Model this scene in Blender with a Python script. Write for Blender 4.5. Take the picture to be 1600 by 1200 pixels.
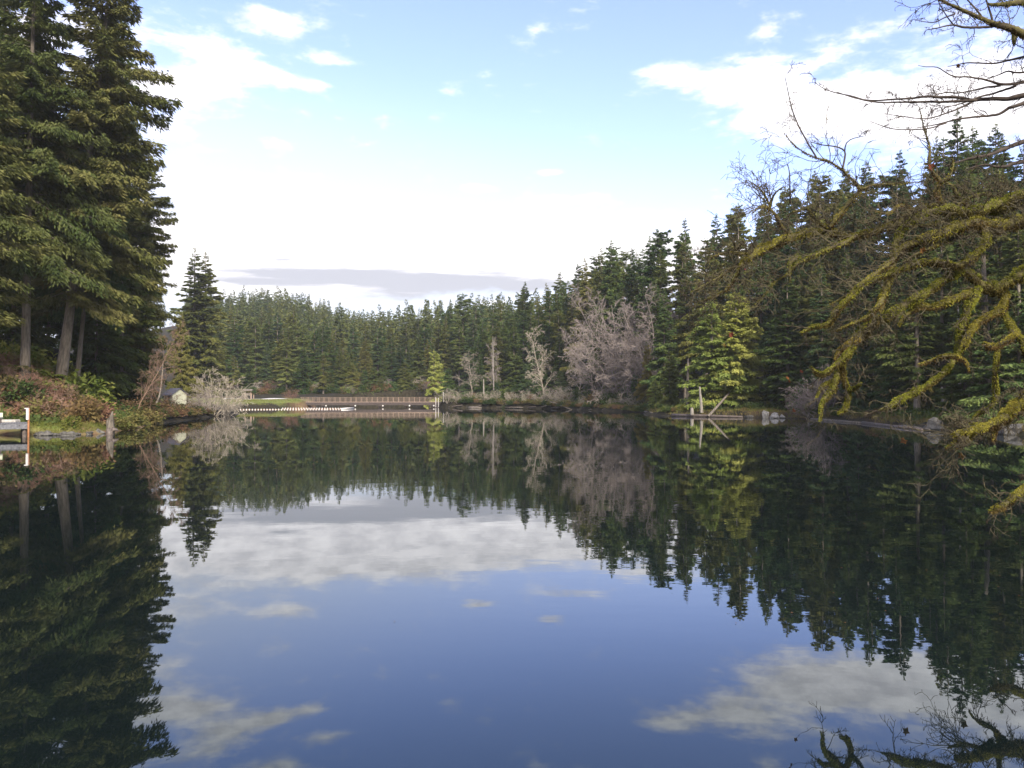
import bpy, math, random
import numpy as np
from mathutils import Vector, Matrix

for o in list(bpy.data.objects):
    bpy.data.objects.remove(o)
SC = bpy.context.scene
COL = SC.collection
PI = math.pi
random.seed(7)

# ------------------------------------------------------------------ camera
CAM_H = 3.2
F = 1220.0          # focal length in pixels of the 1600 px wide photograph
HOR = 618.0         # row of the horizon
cam_d = bpy.data.cameras.new('camera')
cam = bpy.data.objects.new('camera', cam_d)
COL.objects.link(cam)
cam.location = (0, 0, CAM_H)
cam.rotation_euler = (math.radians(90) + math.atan((HOR - 600) / F), 0, 0)
cam_d.sensor_width = 36.0
cam_d.lens = 36.0 * F / 1600.0
cam_d.clip_start = 0.1
cam_d.clip_end = 6000
SC.camera = cam

def pw(px, py, d):
    return np.array([(px - 800.0) / F * d, d, CAM_H + (HOR - py) / F * d])

# ------------------------------------------------------------------ sun, sky
SUN_ELEV, SUN_AZ = 34.0, 159.0      # azimuth clockwise from +Y (view direction)
SUN_STRENGTH = 4.2
SKY_STRENGTH = 0.105
sun_d = bpy.data.lights.new('sun', 'SUN')
sun_d.energy = SUN_STRENGTH
sun_d.angle = math.radians(18)
sun_d.color = (1.0, 0.90, 0.76)
sun = bpy.data.objects.new('sun', sun_d)
COL.objects.link(sun)
_a, _e = math.radians(SUN_AZ), math.radians(SUN_ELEV)
to_sun = Vector((math.sin(_a) * math.cos(_e), math.cos(_a) * math.cos(_e), math.sin(_e)))
sun.rotation_euler = (-to_sun).to_track_quat('-Z', 'Y').to_euler()
sun.location = to_sun * 300

SC.view_settings.view_transform = 'Standard'
SC.view_settings.look = 'None'
SC.view_settings.gamma = 1.0
SC.view_settings.exposure = 1.2
SC.view_settings.use_curve_mapping = False
SC.render.engine = 'CYCLES'
SC.cycles.max_bounces = 6
SC.cycles.diffuse_bounces = 3
SC.cycles.glossy_bounces = 3
SC.cycles.transmission_bounces = 3
SC.cycles.volume_bounces = 1
SC.cycles.transparent_max_bounces = 4

class NT:
    """tiny node-tree helper"""
    def __init__(self, tree):
        self.t = tree
    def n(self, kind, **kw):
        nd = self.t.nodes.new(kind)
        for k, v in kw.items():
            if k.startswith('i_'):
                key = k[2:]
                key = int(key) if key.isdigit() else key.replace('_', ' ')
                nd.inputs[key].default_value = v
            else:
                setattr(nd, k, v)
        return nd
    def l(self, a, b):
        self.t.links.new(a, b)
    def m(self, op, a, b=None, c=None, clamp=False):
        nd = self.t.nodes.new('ShaderNodeMath')
        nd.operation = op
        nd.use_clamp = clamp
        for i, v in enumerate((a, b, c)):
            if v is None:
                continue
            if isinstance(v, (int, float)):
                nd.inputs[i].default_value = v
            else:
                self.t.links.new(v, nd.inputs[i])
        return nd.outputs[0]
    def mix(self, fac, a, b):
        nd = self.t.nodes.new('ShaderNodeMix')
        nd.data_type = 'RGBA'
        for s, v in ((nd.inputs[0], fac), (nd.inputs[6], a), (nd.inputs[7], b)):
            if isinstance(v, (int, float)):
                s.default_value = v
            elif isinstance(v, tuple):
                s.default_value = v if len(v) == 4 else (*v, 1)
            else:
                self.t.links.new(v, s)
        return nd.outputs[2]
    def ramp(self, fac, stops):
        nd = self.t.nodes.new('ShaderNodeValToRGB')
        e = nd.color_ramp.elements
        while len(e) < len(stops):
            e.new(0.5)
        for el, (p, c) in zip(e, stops):
            el.position = p
            el.color = (*c, 1) if len(c) == 3 else c
        self.t.links.new(fac, nd.inputs[0])
        return nd.outputs[0]
    def smooth(self, v, lo, hi):
        nd = self.t.nodes.new('ShaderNodeMapRange')
        nd.interpolation_type = 'SMOOTHSTEP'
        nd.inputs[1].default_value = lo
        nd.inputs[2].default_value = hi
        self.t.links.new(v, nd.inputs[0])
        return nd.outputs[0]

world = bpy.data.worlds.new('World')
SC.world = world
world.use_nodes = True
W = NT(world.node_tree)
world.node_tree.nodes.clear()
sky = W.n('ShaderNodeTexSky', sky_type='NISHITA', sun_disc=False)
sky.sun_elevation = math.radians(SUN_ELEV)
sky.sun_rotation = math.radians(SUN_AZ)
sky.altitude = 200
sky.air_density = 1.0
sky.dust_density = 0.6
sky.ozone_density = 1.5
tc = W.n('ShaderNodeTexCoord')
sep = W.n('ShaderNodeSeparateXYZ')
W.l(tc.outputs['Generated'], sep.inputs[0])
X, Y, Z = sep.outputs
AZ = W.m('ARCTAN2', X, Y)
EL = W.m('ARCSINE', Z)
comb = W.n('ShaderNodeCombineXYZ')
W.l(AZ, comb.inputs[0])
W.l(W.m('MULTIPLY', EL, 2.6), comb.inputs[1])
nz1 = W.n('ShaderNodeTexNoise', i_Scale=7.0, i_Detail=9.0, i_Roughness=0.6, i_Distortion=0.5)
W.l(comb.outputs[0], nz1.inputs['Vector'])
nz2 = W.n('ShaderNodeTexNoise', i_Scale=22.0, i_Detail=6.0, i_Roughness=0.62)
W.l(comb.outputs[0], nz2.inputs['Vector'])
nzf = W.m('ADD', W.m('MULTIPLY', nz1.outputs[0], 0.62), W.m('MULTIPLY', nz2.outputs[0], 0.38))   # ~0.5 mean

def blob(px, py, rx, ry, amp=1.0):
    a0 = math.atan((px - 800) / F)
    e0 = math.atan((HOR - py) / F * math.cos(a0))
    sa, se = rx / F, ry / F
    dx = W.m('MULTIPLY', W.m('SUBTRACT', AZ, a0), 1 / sa)
    dy = W.m('MULTIPLY', W.m('SUBTRACT', EL, e0), 1 / se)
    q = W.m('ADD', W.m('MULTIPLY', dx, dx), W.m('MULTIPLY', dy, dy))
    g = W.m('EXPONENT', W.m('MULTIPLY', q, -0.7))
    return W.m('MULTIPLY', g, amp)
def total(bs):
    s = None
    for b in bs:
        v = blob(*b)
        s = v if s is None else W.m('ADD', s, v)
    return s
CLOUDS = [(258, 128, 46, 18, .7), (325, 92, 30, 11, .65), (335, 134, 46, 14, .5), (395, 108, 40, 13, .75), (432, 120, 20, 8, .55), (245, 200, 36, 30, .5), (340, 70, 40, 10, .6), (415, 30, 50, 16, .9), (512, 88, 42, 10, .85), (482, 130, 30, 8, .7), (452, 282, 50, 11, .7), (435, 232, 26, 18, .5), (290, 285, 60, 22, .6), (330, 400, 260, 52), (560, 400, 260, 46), (830, 405, 250, 42), (1050, 410, 160, 34), (560, 345, 90, 14, .5), (745, 293, 24, 6, .8), (865, 266, 28, 5, .7), (892, 311, 38, 8, .8), (1000, 345, 60, 10, .5), (1062, 104, 50, 15, .75), (1140, 128, 80, 22, .95), (1250, 165, 110, 24, .95), (1370, 185, 110, 26, .9), (1500, 165, 90, 30, .8), (1195, 40, 45, 14, .5), (1330, 65, 110, 22, .35), (1480, 95, 110, 24, .4), (1640, 150, 110, 50, .8), (100, 60, 120, 60, .8)]
cl = total(CLOUDS)
dens_v = W.m('ADD', cl, W.m('MULTIPLY', W.m('SUBTRACT', nzf, 0.5), 3.2))
view_mask = W.smooth(dens_v, 0.18, 1.05)
# the rest of the sky: loose broken cloud of the same kind
plane = W.n('ShaderNodeVectorMath', operation='DIVIDE')
zz = W.m('ADD', W.m('MAXIMUM', Z, 0.0), 0.16)
cz = W.n('ShaderNodeCombineXYZ')
for i in range(3):
    W.l(zz, cz.inputs[i])
W.l(tc.outputs['Generated'], plane.inputs[0])
W.l(cz.outputs[0], plane.inputs[1])
nz3 = W.n('ShaderNodeTexNoise', i_Scale=0.9, i_Detail=8.0, i_Roughness=0.58)
W.l(plane.outputs[0], nz3.inputs['Vector'])
away = W.smooth(W.m('ABSOLUTE', AZ), 0.72, 1.0)
rest = W.m('MULTIPLY', W.smooth(nz3.outputs[0], 0.36, 0.58), away)
mask = W.m('MAXIMUM', view_mask, rest)
# thin white veil towards the horizon
EL2 = W.m('ADD', EL, W.m('MULTIPLY', W.m('MAXIMUM', W.m('MINIMUM', X, 0.5), -0.6), 0.24))
veil = W.m('MULTIPLY', W.m('SUBTRACT', 1.0, W.smooth(EL2, 0.05, 0.37)), 0.95)
# grey stratus bars low in the sky
bars = total([(640, 438, 170, 13, 1.1), (780, 448, 100, 11, 1.0), (500, 430, 130, 8, .9), (440, 406, 34, 5, .5), (560, 466, 140, 8, .6), (400, 440, 70, 5, .6), (700, 462, 100, 8, .55)])
cstr = W.n('ShaderNodeCombineXYZ')
W.l(AZ, cstr.inputs[0])
W.l(W.m('MULTIPLY', EL, 9.0), cstr.inputs[1])
nzs = W.n('ShaderNodeTexNoise', i_Scale=11.0, i_Detail=7.0, i_Roughness=0.62)
W.l(cstr.outputs[0], nzs.inputs['Vector'])
bars = W.smooth(W.m('ADD', bars, W.m('MULTIPLY', W.m('SUBTRACT', nzs.outputs[0], 0.5), 2.2)), 0.08, 1.0)
bars = W.m('MULTIPLY', bars, W.m('SUBTRACT', 1.0, W.smooth(EL, 0.17, 0.21)))
white = W.mix(W.smooth(nz2.outputs[0], 0.3, 0.7), (5.4, 5.25, 5.5), (8.2, 7.9, 8.0))
cloud_col = W.mix(bars, white, (3.05, 3.1, 3.5))
skyc = W.n('ShaderNodeMix', data_type='RGBA', blend_type='MULTIPLY')
skyc.inputs[0].default_value = 1.0
W.l(sky.outputs[0], skyc.inputs[6])
skyc.inputs[7].default_value = (1.58, 1.37, 1.68, 1)
hazy = W.mix(veil, skyc.outputs[2], (4.4, 4.75, 5.3))
final = W.mix(mask, hazy, cloud_col)
bg = W.n('ShaderNodeBackground', i_Strength=SKY_STRENGTH)
W.l(final, bg.inputs[0])
wo = W.n('ShaderNodeOutputWorld')
W.l(bg.outputs[0], wo.inputs[0])

# ------------------------------------------------------------------ materials
def new_mat(name):
    m = bpy.data.materials.new(name)
    m.use_nodes = True
    m.node_tree.nodes.clear()
    t = NT(m.node_tree)
    out = t.n('ShaderNodeOutputMaterial')
    return m, t, out

def leaf_mat(name, c1, c2, rnd=0.35, trans=0.38, scale=0.35):
    m, t, out = new_mat(name)
    tcx = t.n('ShaderNodeTexCoord')
    nz = t.n('ShaderNodeTexNoise', i_Scale=scale, i_Detail=5.0, i_Roughness=0.65)
    t.l(tcx.outputs['Object'], nz.inputs['Vector'])
    col = t.mix(t.smooth(nz.outputs[0], 0.36, 0.64), c1, c2)
    oi = t.n('ShaderNodeObjectInfo')
    hs = t.n('ShaderNodeHueSaturation')
    t.l(col, hs.inputs['Color'])
    t.l(t.m('MULTIPLY_ADD', oi.outputs['Random'], rnd * 2, 1 - rnd), hs.inputs['Value'])
    t.l(t.m('MULTIPLY_ADD', oi.outputs['Random'], -0.05, 0.52), hs.inputs['Hue'])
    d = t.n('ShaderNodeBsdfDiffuse')
    tr = t.n('ShaderNodeBsdfTranslucent')
    t.l(hs.outputs[0], d.inputs[0])
    t.l(hs.outputs[0], tr.inputs[0])
    mx = t.n('ShaderNodeMixShader')
    mx.inputs[0].default_value = trans
    t.l(d.outputs[0], mx.inputs[1])
    t.l(tr.outputs[0], mx.inputs[2])
    t.l(mx.outputs[0], out.inputs[0])
    return m

def rough_mat(name, c1, c2, scale=3.0, rough=0.85, bump=0.0, stretch=(1, 1, 1), rnd=0.0):
    m, t, out = new_mat(name)
    tcx = t.n('ShaderNodeTexCoord')
    mp = t.n('ShaderNodeMapping')
    mp.inputs['Scale'].default_value = stretch
    t.l(tcx.outputs['Object'], mp.inputs[0])
    nz = t.n('ShaderNodeTexNoise', i_Scale=scale, i_Detail=7.0, i_Roughness=0.65)
    t.l(mp.outputs[0], nz.inputs['Vector'])
    col = t.mix(t.smooth(nz.outputs[0], 0.33, 0.67), c1, c2)
    if rnd:
        oi = t.n('ShaderNodeObjectInfo')
        hs = t.n('ShaderNodeHueSaturation')
        t.l(col, hs.inputs['Color'])
        t.l(t.m('MULTIPLY_ADD', oi.outputs['Random'], rnd * 2, 1 - rnd), hs.inputs['Value'])
        col = hs.outputs[0]
    p = t.n('ShaderNodeBsdfPrincipled', i_Roughness=rough)
    p.inputs['Specular IOR Level'].default_value = 0.25
    t.l(col, p.inputs['Base Color'])
    if bump:
        b = t.n('ShaderNodeBump', i_Strength=bump, i_Distance=0.08)
        t.l(nz.outputs[0], b.inputs['Height'])
        t.l(b.outputs[0], p.inputs['Normal'])
    t.l(p.outputs[0], out.inputs[0])
    return m

M = {}
M['fir'] = leaf_mat('fir_needles', (0.072, 0.112, 0.034), (0.15, 0.185, 0.056), .3)
M['fir_near'] = leaf_mat('spruce_needles', (0.064, 0.084, 0.028), (0.148, 0.154, 0.055), .15, .3, .3)
M['hemlock'] = leaf_mat('hemlock_needles', (0.06, 0.112, 0.04), (0.125, 0.175, 0.054), .3)
M['bluefir'] = leaf_mat('bluish_needles', (0.06, 0.108, 0.046), (0.118, 0.165, 0.066), .3)
M['olive'] = leaf_mat('olive_needles', (0.105, 0.125, 0.034), (0.18, 0.19, 0.056), .25)
M['cedar'] = leaf_mat('cedar_foliage', (0.225, 0.27, 0.06), (0.335, 0.37, 0.105), .15)
M['yellow'] = leaf_mat('yellowing_foliage', (0.2, 0.17, 0.04), (0.27, 0.22, 0.07), .2)
M['rustbush'] = leaf_mat('orange_brown_leaves', (0.17, 0.1, 0.05), (0.18, 0.135, 0.06), .1)
M['rust'] = leaf_mat('rusty_foliage', (0.25, 0.135, 0.065), (0.33, 0.19, 0.095), .1)
M['bank_brush'] = leaf_mat('brush_leaves', (0.185, 0.12, 0.07), (0.155, 0.125, 0.05), .2, .3, .5)
M['fern'] = leaf_mat('fern_fronds', (0.085, 0.125, 0.025), (0.17, 0.18, 0.045), .2, .3, .8)
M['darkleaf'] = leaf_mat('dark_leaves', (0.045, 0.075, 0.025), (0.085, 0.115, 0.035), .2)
M['grass'] = leaf_mat('grass_blades', (0.10, 0.13, 0.03), (0.17, 0.155, 0.055), .1, .3, .4)
M['drygrass'] = leaf_mat('dry_grass', (0.17, 0.14, 0.055), (0.11, 0.125, 0.035), .1, .3, .6)
M['redleaf'] = leaf_mat('red_leaf', (0.16, 0.045, 0.03), (0.15, 0.07, 0.03), .2)
M['catkin'] = leaf_mat('dry_catkins', (0.07, 0.055, 0.035), (0.045, 0.035, 0.025), .1)
M['deadleaf'] = leaf_mat('dead_leaf', (0.16, 0.085, 0.035), (0.10, 0.06, 0.03), .3)
M['bark'] = rough_mat('conifer_bark', (0.08, 0.067, 0.054), (0.18, 0.155, 0.128), 6, .9, .6, (1, 1, .18), .2)
M['greybark'] = rough_mat('grey_bark', (0.11, 0.10, 0.088), (0.24, 0.22, 0.195), 5, .9, .5, (1, 1, .25), .2)
M['tanbark'] = rough_mat('tan_twigs', (0.19, 0.165, 0.13), (0.33, 0.29, 0.235), 2, .9, 0, (1, 1, 1), .15)
M['greytwig'] = rough_mat('grey_twigs', (0.150, 0.124, 0.112), (0.25, 0.213, 0.195), 2, .9, 0, (1, 1, 1), .15)
M['banktwig'] = rough_mat('bank_brush_twigs', (0.12, 0.078, 0.058), (0.215, 0.145, 0.105), 2, .9, 0, (1, 1, 1), .2)
M['redtwig'] = rough_mat('red_twigs', (0.13, 0.07, 0.055), (0.22, 0.12, 0.09), 2, .9, 0, (1, 1, 1), .15)
M['paletrunk'] = rough_mat('pale_trunk', (0.13, 0.118, 0.10), (0.25, 0.23, 0.20), 5, .85, .3, (1, 1, .3))
M['wood_brown'] = rough_mat('weathered_brown_wood', (0.20, 0.14, 0.11), (0.33, 0.25, 0.20), 4, .8, .2)
M['wood_rail'] = rough_mat('weathered_rail_wood', (0.13, 0.095, 0.072), (0.23, 0.175, 0.14), 4, .8, .2)
M['wood_dark'] = rough_mat('dark_creosoted_wood', (0.035, 0.028, 0.026), (0.07, 0.055, 0.05), 4, .8, .2)
M['wood_grey'] = rough_mat('grey_dock_wood', (0.075, 0.078, 0.09), (0.16, 0.16, 0.175), 5, .8, .3, (1, 1, 1))
M['driftwood'] = rough_mat('driftwood', (0.07, 0.06, 0.05), (0.17, 0.148, 0.125), 4, .85, .4, (1, 1, 1))
M['stumpwood'] = rough_mat('weathered_stump_wood', (0.05, 0.043, 0.034), (0.15, 0.13, 0.105), 5, .9, .6, (1, 1, .25))
M['wetwood'] = rough_mat('wet_log', (0.05, 0.04, 0.035), (0.13, 0.105, 0.09), 4, .55, .4)
M['rustpost'] = rough_mat('rusty_post_steel', (0.26, 0.11, 0.05), (0.36, 0.17, 0.08), 6, .8)
M['white'] = rough_mat('white_paint', (0.50, 0.48, 0.46), (0.62, 0.60, 0.57), 5, .5)
M['palewall'] = rough_mat('pale_yellow_siding', (0.40, 0.41, 0.31), (0.48, 0.49, 0.38), 3, .7)
M['roof'] = rough_mat('slate_grey_roofing', (0.085, 0.085, 0.11), (0.14, 0.14, 0.17), 5, .7)
M['concrete'] = rough_mat('concrete', (0.26, 0.25, 0.23), (0.40, 0.38, 0.35), 4, .9, .3)
M['rock'] = rough_mat('rock', (0.040, 0.038, 0.035), (0.11, 0.105, 0.095), 3, .9, .6)
M['palerock'] = rough_mat('pale_rock', (0.13, 0.128, 0.12), (0.28, 0.27, 0.26), 3, .9, .6)
M['mud'] = rough_mat('wet_mud', (0.028, 0.022, 0.018), (0.06, 0.046, 0.036), 4, .7, .5)
M['gravel'] = rough_mat('gravel', (0.30, 0.30, 0.32), (0.42, 0.42, 0.45), 3, .9)
M['mossbark'] = rough_mat('mossy_bark', (0.050, 0.040, 0.026), (0.105, 0.095, 0.030), 5, .95, .8)
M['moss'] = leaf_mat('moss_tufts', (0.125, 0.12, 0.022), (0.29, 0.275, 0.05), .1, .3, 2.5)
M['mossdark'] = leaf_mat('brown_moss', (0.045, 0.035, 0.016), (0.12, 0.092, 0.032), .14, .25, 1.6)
M['twig'] = rough_mat('dark_twigs', (0.028, 0.022, 0.019), (0.060, 0.047, 0.038), 6, .85)
M['greymosstwig'] = rough_mat('lichen_twigs', (0.032, 0.026, 0.018), (0.080, 0.070, 0.036), 6, .9)

# ------------------------------------------------------------------ mesh helpers
def build(name, parts, mats, parent=None, loc=None, link=True):
    """parts: list of (V, F, material index, smooth); F is (n,3) or (n,4)"""
    vs, idx, tot, mi, sm = [], [], [], [], []
    off = 0
    for V, Fc, k, s in parts:
        V = np.asarray(V, dtype=np.float32).reshape(-1, 3)
        Fc = np.asarray(Fc, dtype=np.int32)
        if len(Fc) == 0:
            continue
        vs.append(V)
        idx.append((Fc + off).ravel())
        tot.append(np.full(len(Fc), Fc.shape[1], np.int32))
        mi.append(np.full(len(Fc), k, np.int32))
        sm.append(np.full(len(Fc), s, bool))
        off += len(V)
    V = np.concatenate(vs)
    idx = np.concatenate(idx)
    tot = np.concatenate(tot)
    me = bpy.data.meshes.new(name)
    me.vertices.add(len(V))
    me.vertices.foreach_set('co', V.ravel())
    me.loops.add(len(idx))
    me.loops.foreach_set('vertex_index', idx)
    me.polygons.add(len(tot))
    st = np.concatenate(([0], np.cumsum(tot)[:-1])).astype(np.int32)
    me.polygons.foreach_set('loop_start', st)
    me.polygons.foreach_set('loop_total', tot)
    me.polygons.foreach_set('material_index', np.concatenate(mi))
    me.polygons.foreach_set('use_smooth', np.concatenate(sm))
    for m in (mats if isinstance(mats, (list, tuple)) else [mats]):
        me.materials.append(m)
    me.update(calc_edges=True)
    o = bpy.data.objects.new(name, me)
    if link:
        COL.objects.link(o)
    if parent:
        o.parent = parent
    if loc is not None:
        o.location = loc
    return o

def tag(o, label=None, cat=None, group=None, kind=None):
    if label: o['label'] = label
    if cat: o['category'] = cat
    if group: o['group'] = group
    if kind: o['kind'] = kind
    return o

def empty(name, loc=(0, 0, 0), rz=0.0, scale=1.0):
    o = bpy.data.objects.new(name, None)
    COL.objects.link(o)
    o.empty_display_size = 0.2
    o.location = loc
    o.rotation_euler = (0, 0, rz)
    o.scale = (scale,) * 3 if not isinstance(scale, (tuple, list)) else scale
    return o

def unit(v):
    v = np.asarray(v, float)
    n = np.linalg.norm(v, axis=-1, keepdims=True)
    return v / np.maximum(n, 1e-9)

def box(cx, cy, cz, sx, sy, sz, rz=0.0, bev=0.0):
    """box with its edges chamfered a little"""
    x, y, z = sx / 2, sy / 2, sz / 2
    b = min(bev if bev else min(sx, sy, sz) * 0.12, min(x, y, z) * 0.9)
    ring = [(-x + b, -y), (x - b, -y), (x, -y + b), (x, y - b), (x - b, y), (-x + b, y), (-x, y - b), (-x, -y + b)]
    inn = [(px * (1 - b / x) if abs(px) == x else px * 1.0, py) for px, py in ring]
    V = [(p[0] * (x - b) / x, p[1] * (y - b) / y, -z) for p in ring] + [(p[0], p[1], -z + b) for p in ring] + [(p[0], p[1], z - b) for p in ring] + [(p[0] * (x - b) / x, p[1] * (y - b) / y, z) for p in ring]
    V = np.array(V)
    Q = []
    for k in range(3):
        for i in range(8):
            j = (i + 1) % 8
            Q.append((k * 8 + i, k * 8 + j, k * 8 + 8 + j, k * 8 + 8 + i))
    for base, rev in ((0, True), (24, False)):
        c = [base + i for i in range(8)]
        fs = [(c[0], c[1], c[2], c[3]), (c[0], c[3], c[4], c[7]), (c[4], c[5], c[6], c[7])]
        Q += [tuple(reversed(f)) for f in fs] if rev else fs
    c, s = math.cos(rz), math.sin(rz)
    R = np.array([[c, s, 0], [-s, c, 0], [0, 0, 1]])
    return V @ R + np.array([cx, cy, cz]), np.array(Q)

def tube(P, R, n=8, cap=True, noise=0.0, seed=0):
    P = np.asarray(P, float)
    k = len(P)
    R = np.broadcast_to(np.asarray(R, float), (k,)).copy()
    T = np.gradient(P, axis=0)
    T = unit(T)
    up = np.array([0, 0, 1.0]) if abs(T[0, 2]) < 0.9 else np.array([1.0, 0, 0])
    N = np.zeros_like(P)
    N[0] = unit(np.cross(T[0], up))
    for i in range(1, k):
        v = N[i - 1] - T[i] * np.dot(N[i - 1], T[i])
        N[i] = unit(v)
    B = np.cross(T, N)
    a = np.linspace(0, 2 * PI, n, endpoint=False)
    rad = R[:, None] * np.ones((k, n))
    if noise:
        rg = np.random.default_rng(seed)
        rad *= 1 + noise * (rg.random((k, n)) - 0.5) * 2
    V = P[:, None, :] + rad[..., None] * (np.cos(a)[None, :, None] * N[:, None, :] + np.sin(a)[None, :, None] * B[:, None, :])
    V = V.reshape(-1, 3)
    i = np.arange(k - 1)[:, None] * n
    j = np.arange(n)[None, :]
    jn = (j + 1) % n
    Q = np.stack([i + j, i + jn, i + n + jn, i + n + j], -1).reshape(-1, 4)
    if cap:
        V = np.vstack([V, P[0] - T[0] * R[0] * .2, P[-1] + T[-1] * R[-1] * .4])
        c0, c1 = k * n, k * n + 1
        q0 = np.stack([np.full(n // 2, c0), (np.arange(0, n, 2) + 2) % n, np.arange(0, n, 2) + 1, np.arange(0, n, 2)], -1) if n % 2 == 0 else None
        if q0 is not None:
            b = (k - 1) * n
            q1 = np.stack([np.full(n // 2, c1), b + np.arange(0, n, 2), b + np.arange(0, n, 2) + 1, b + (np.arange(0, n, 2) + 2) % n], -1)
            Q = np.vstack([Q, q0, q1])
    return V, Q

def prisms(P0, P1, R0, R1, n=3):
    """many thin tapered sticks at once"""
    P0 = np.asarray(P0, float); P1 = np.asarray(P1, float)
    D = unit(P1 - P0)
    ref = np.where(np.abs(D[:, 2:3]) < 0.9, np.array([[0, 0, 1.0]]), np.array([[1.0, 0, 0]]))
    A = unit(np.cross(D, ref))
    B = np.cross(D, A)
    a = np.linspace(0, 2 * PI, n, endpoint=False)
    off = np.cos(a)[None, :, None] * A[:, None] + np.sin(a)[None, :, None] * B[:, None]
    V = np.concatenate([P0[:, None] + off * np.asarray(R0)[:, None, None], P1[:, None] + off * np.asarray(R1)[:, None, None]], 1)
    m = len(P0)
    base = (np.arange(m) * 2 * n)[:, None]
    j = np.arange(n)[None]
    jn = (j + 1) % n
    Q = np.stack([base + j, base + jn, base + n + jn, base + n + j], -1).reshape(-1, 4)
    return V.reshape(-1, 3), Q

def kites(P, D, S, L, Wd, sag=0.12):
    """leaf-like faces: base, two shoulders, tip"""
    L = np.asarray(L)[:, None]; Wd = np.asarray(Wd)[:, None]
    mid = P + D * L * 0.45
    tip = P + D * L
    tip[:, 2] -= (L * sag)[:, 0]
    V = np.stack([P, mid + S * Wd, tip, mid - S * Wd], 1).reshape(-1, 3)
    Q = np.arange(len(P) * 4).reshape(-1, 4)
    return V, Q

def rand_dirs(rg, n):
    return unit(rg.normal(size=(n, 3)))

# ------------------------------------------------------------------ terrain
SHORE = np.array([(0, 3), (6, 3.5), (9.6, 8), (11.4, 16), (17.5, 24), (25.5, 36), (36.5, 50), (40.6, 62), (40.6, 67), (38.4, 71), (39.6, 78), (41.5, 101), (37.2, 111.5), (29.6, 115), (24.5, 122), (23.0, 131), (24.2, 148), (17.7, 166), (9.1, 186), (-8.2, 199), (-16.8, 205), (-20, 213), (-18, 225), (-15, 245), (-33, 258), (-50, 248), (-54, 228), (-55, 214), (-54.5, 207), (-53, 200), (-60, 190), (-66, 180), (-60, 165), (-53, 150), (-48, 138), (-46.9, 130), (-43, 105), (-41, 91), (-37.4, 78), (-34, 66), (-35, 63.5), (-38, 63.5), (-44, 63), (-52, 58), (-54, 40), (-44, 20), (-26, 7), (-8, 3.2)], float)

def signed_dist(x, y):
    x = np.asarray(x, float); y = np.asarray(y, float)
    best = np.full(x.shape, 1e18)
    inside = np.zeros(x.shape, bool)
    n = len(SHORE)
    for i in range(n):
        ax, ay = SHORE[i]; bx, by = SHORE[(i + 1) % n]
        ex, ey = bx - ax, by - ay
        t = np.clip(((x - ax) * ex + (y - ay) * ey) / (ex * ex + ey * ey), 0, 1)
        d = (x - ax - t * ex) ** 2 + (y - ay - t * ey) ** 2
        best = np.minimum(best, d)
        c = (ay > y) != (by > y)
        xin = ex * (y - ay) / (ey if ey else 1e-9) + ax
        inside ^= c & (x < xin)
    d = np.sqrt(best)
    return np.where(inside, -d, d)

def sstep(v, a, b):
    t = np.clip((v - a) / (b - a), 0, 1)
    return t * t * (3 - 2 * t)

def wob(x, y, s, k):
    return np.sin(x / s + k) * np.cos(y / (s * 1.13) + 2.1 * k) + 0.5 * np.sin((x + y) / (s * .47) + 3 * k)

def ground(x, y):
    x = np.asarray(x, float); y = np.asarray(y, float)
    sd = signed_dist(x, y) + 0.35 * wob(x, y, 3.1, 1.7) + .15 * wob(x, y, 1.1, .4)
    h = np.where(sd < 0, np.maximum(sd * 0.5, -3.0), 0.0)
    bank = 0.75 * sstep(sd, 0, 1.3) + 0.35 * sstep(sd, 1, 5)
    left = sstep(-x, 22, 32) * (1 - sstep(y, 104, 122))
    right = sstep(x + 0.25 * (y - 190) * 0, -5, 30) * sstep(y, 20, 60) * (1 - sstep(y, 330, 420))
    slope_l = left * 0.72 * np.maximum(sd - 5.0, 0)
    slope_l = np.where(slope_l > 8, 8 + (slope_l - 8) * .3, slope_l)
    slope_l = np.minimum(slope_l, 26)
    slope_r = right * (0.30 * np.maximum(sd - 5, 0))
    slope_r = np.minimum(slope_r, 62)
    hill_a = 52 * np.exp(-(((x + 190) / 130) ** 2 + ((y - 540) / 165) ** 2))
    hill_b = 30 * np.exp(-(((x - 20) / 130) ** 2 + ((y - 430) / 130) ** 2))
    far = 40 * sstep(np.hypot(x, y - 150), 500, 900)
    land = bank + slope_l + np.maximum.reduce([slope_r, hill_a, hill_b]) + far
    land += (0.12 * wob(x, y, 2.3, .9) + 0.5 * wob(x, y, 14, 2.2) * sstep(sd, 12, 30)) * sstep(sd, .5, 2)
    return np.where(sd < 0, h, land)

def gz(x, y):
    return float(ground(np.array([x]), np.array([y]))[0])

def axis(fine_lo, fine_hi, step, lo, hi):
    a = list(np.arange(fine_lo, fine_hi + 1e-6, step))
    s, v = step, fine_hi
    while v < hi:
        s *= 1.22
        v += s
        a.append(v)
    s, v = step, fine_lo
    while v > lo:
        s *= 1.22
        v -= s
        a.insert(0, v)
    return np.array(a)
gx = axis(-75, 60, 1.1, -1500, 1500)
gy = axis(-6, 262, 1.2, -1200, 2500)
GX, GY = np.meshgrid(gx, gy)
GZ = ground(GX, GY)
V = np.stack([GX, GY, GZ], -1).reshape(-1, 3)
nx, ny = len(gx), len(gy)
ii = (np.arange(ny - 1)[:, None] * nx + np.arange(nx - 1)[None]).ravel()
Q = np.stack([ii, ii + 1, ii + nx + 1, ii + nx], -1)

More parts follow.
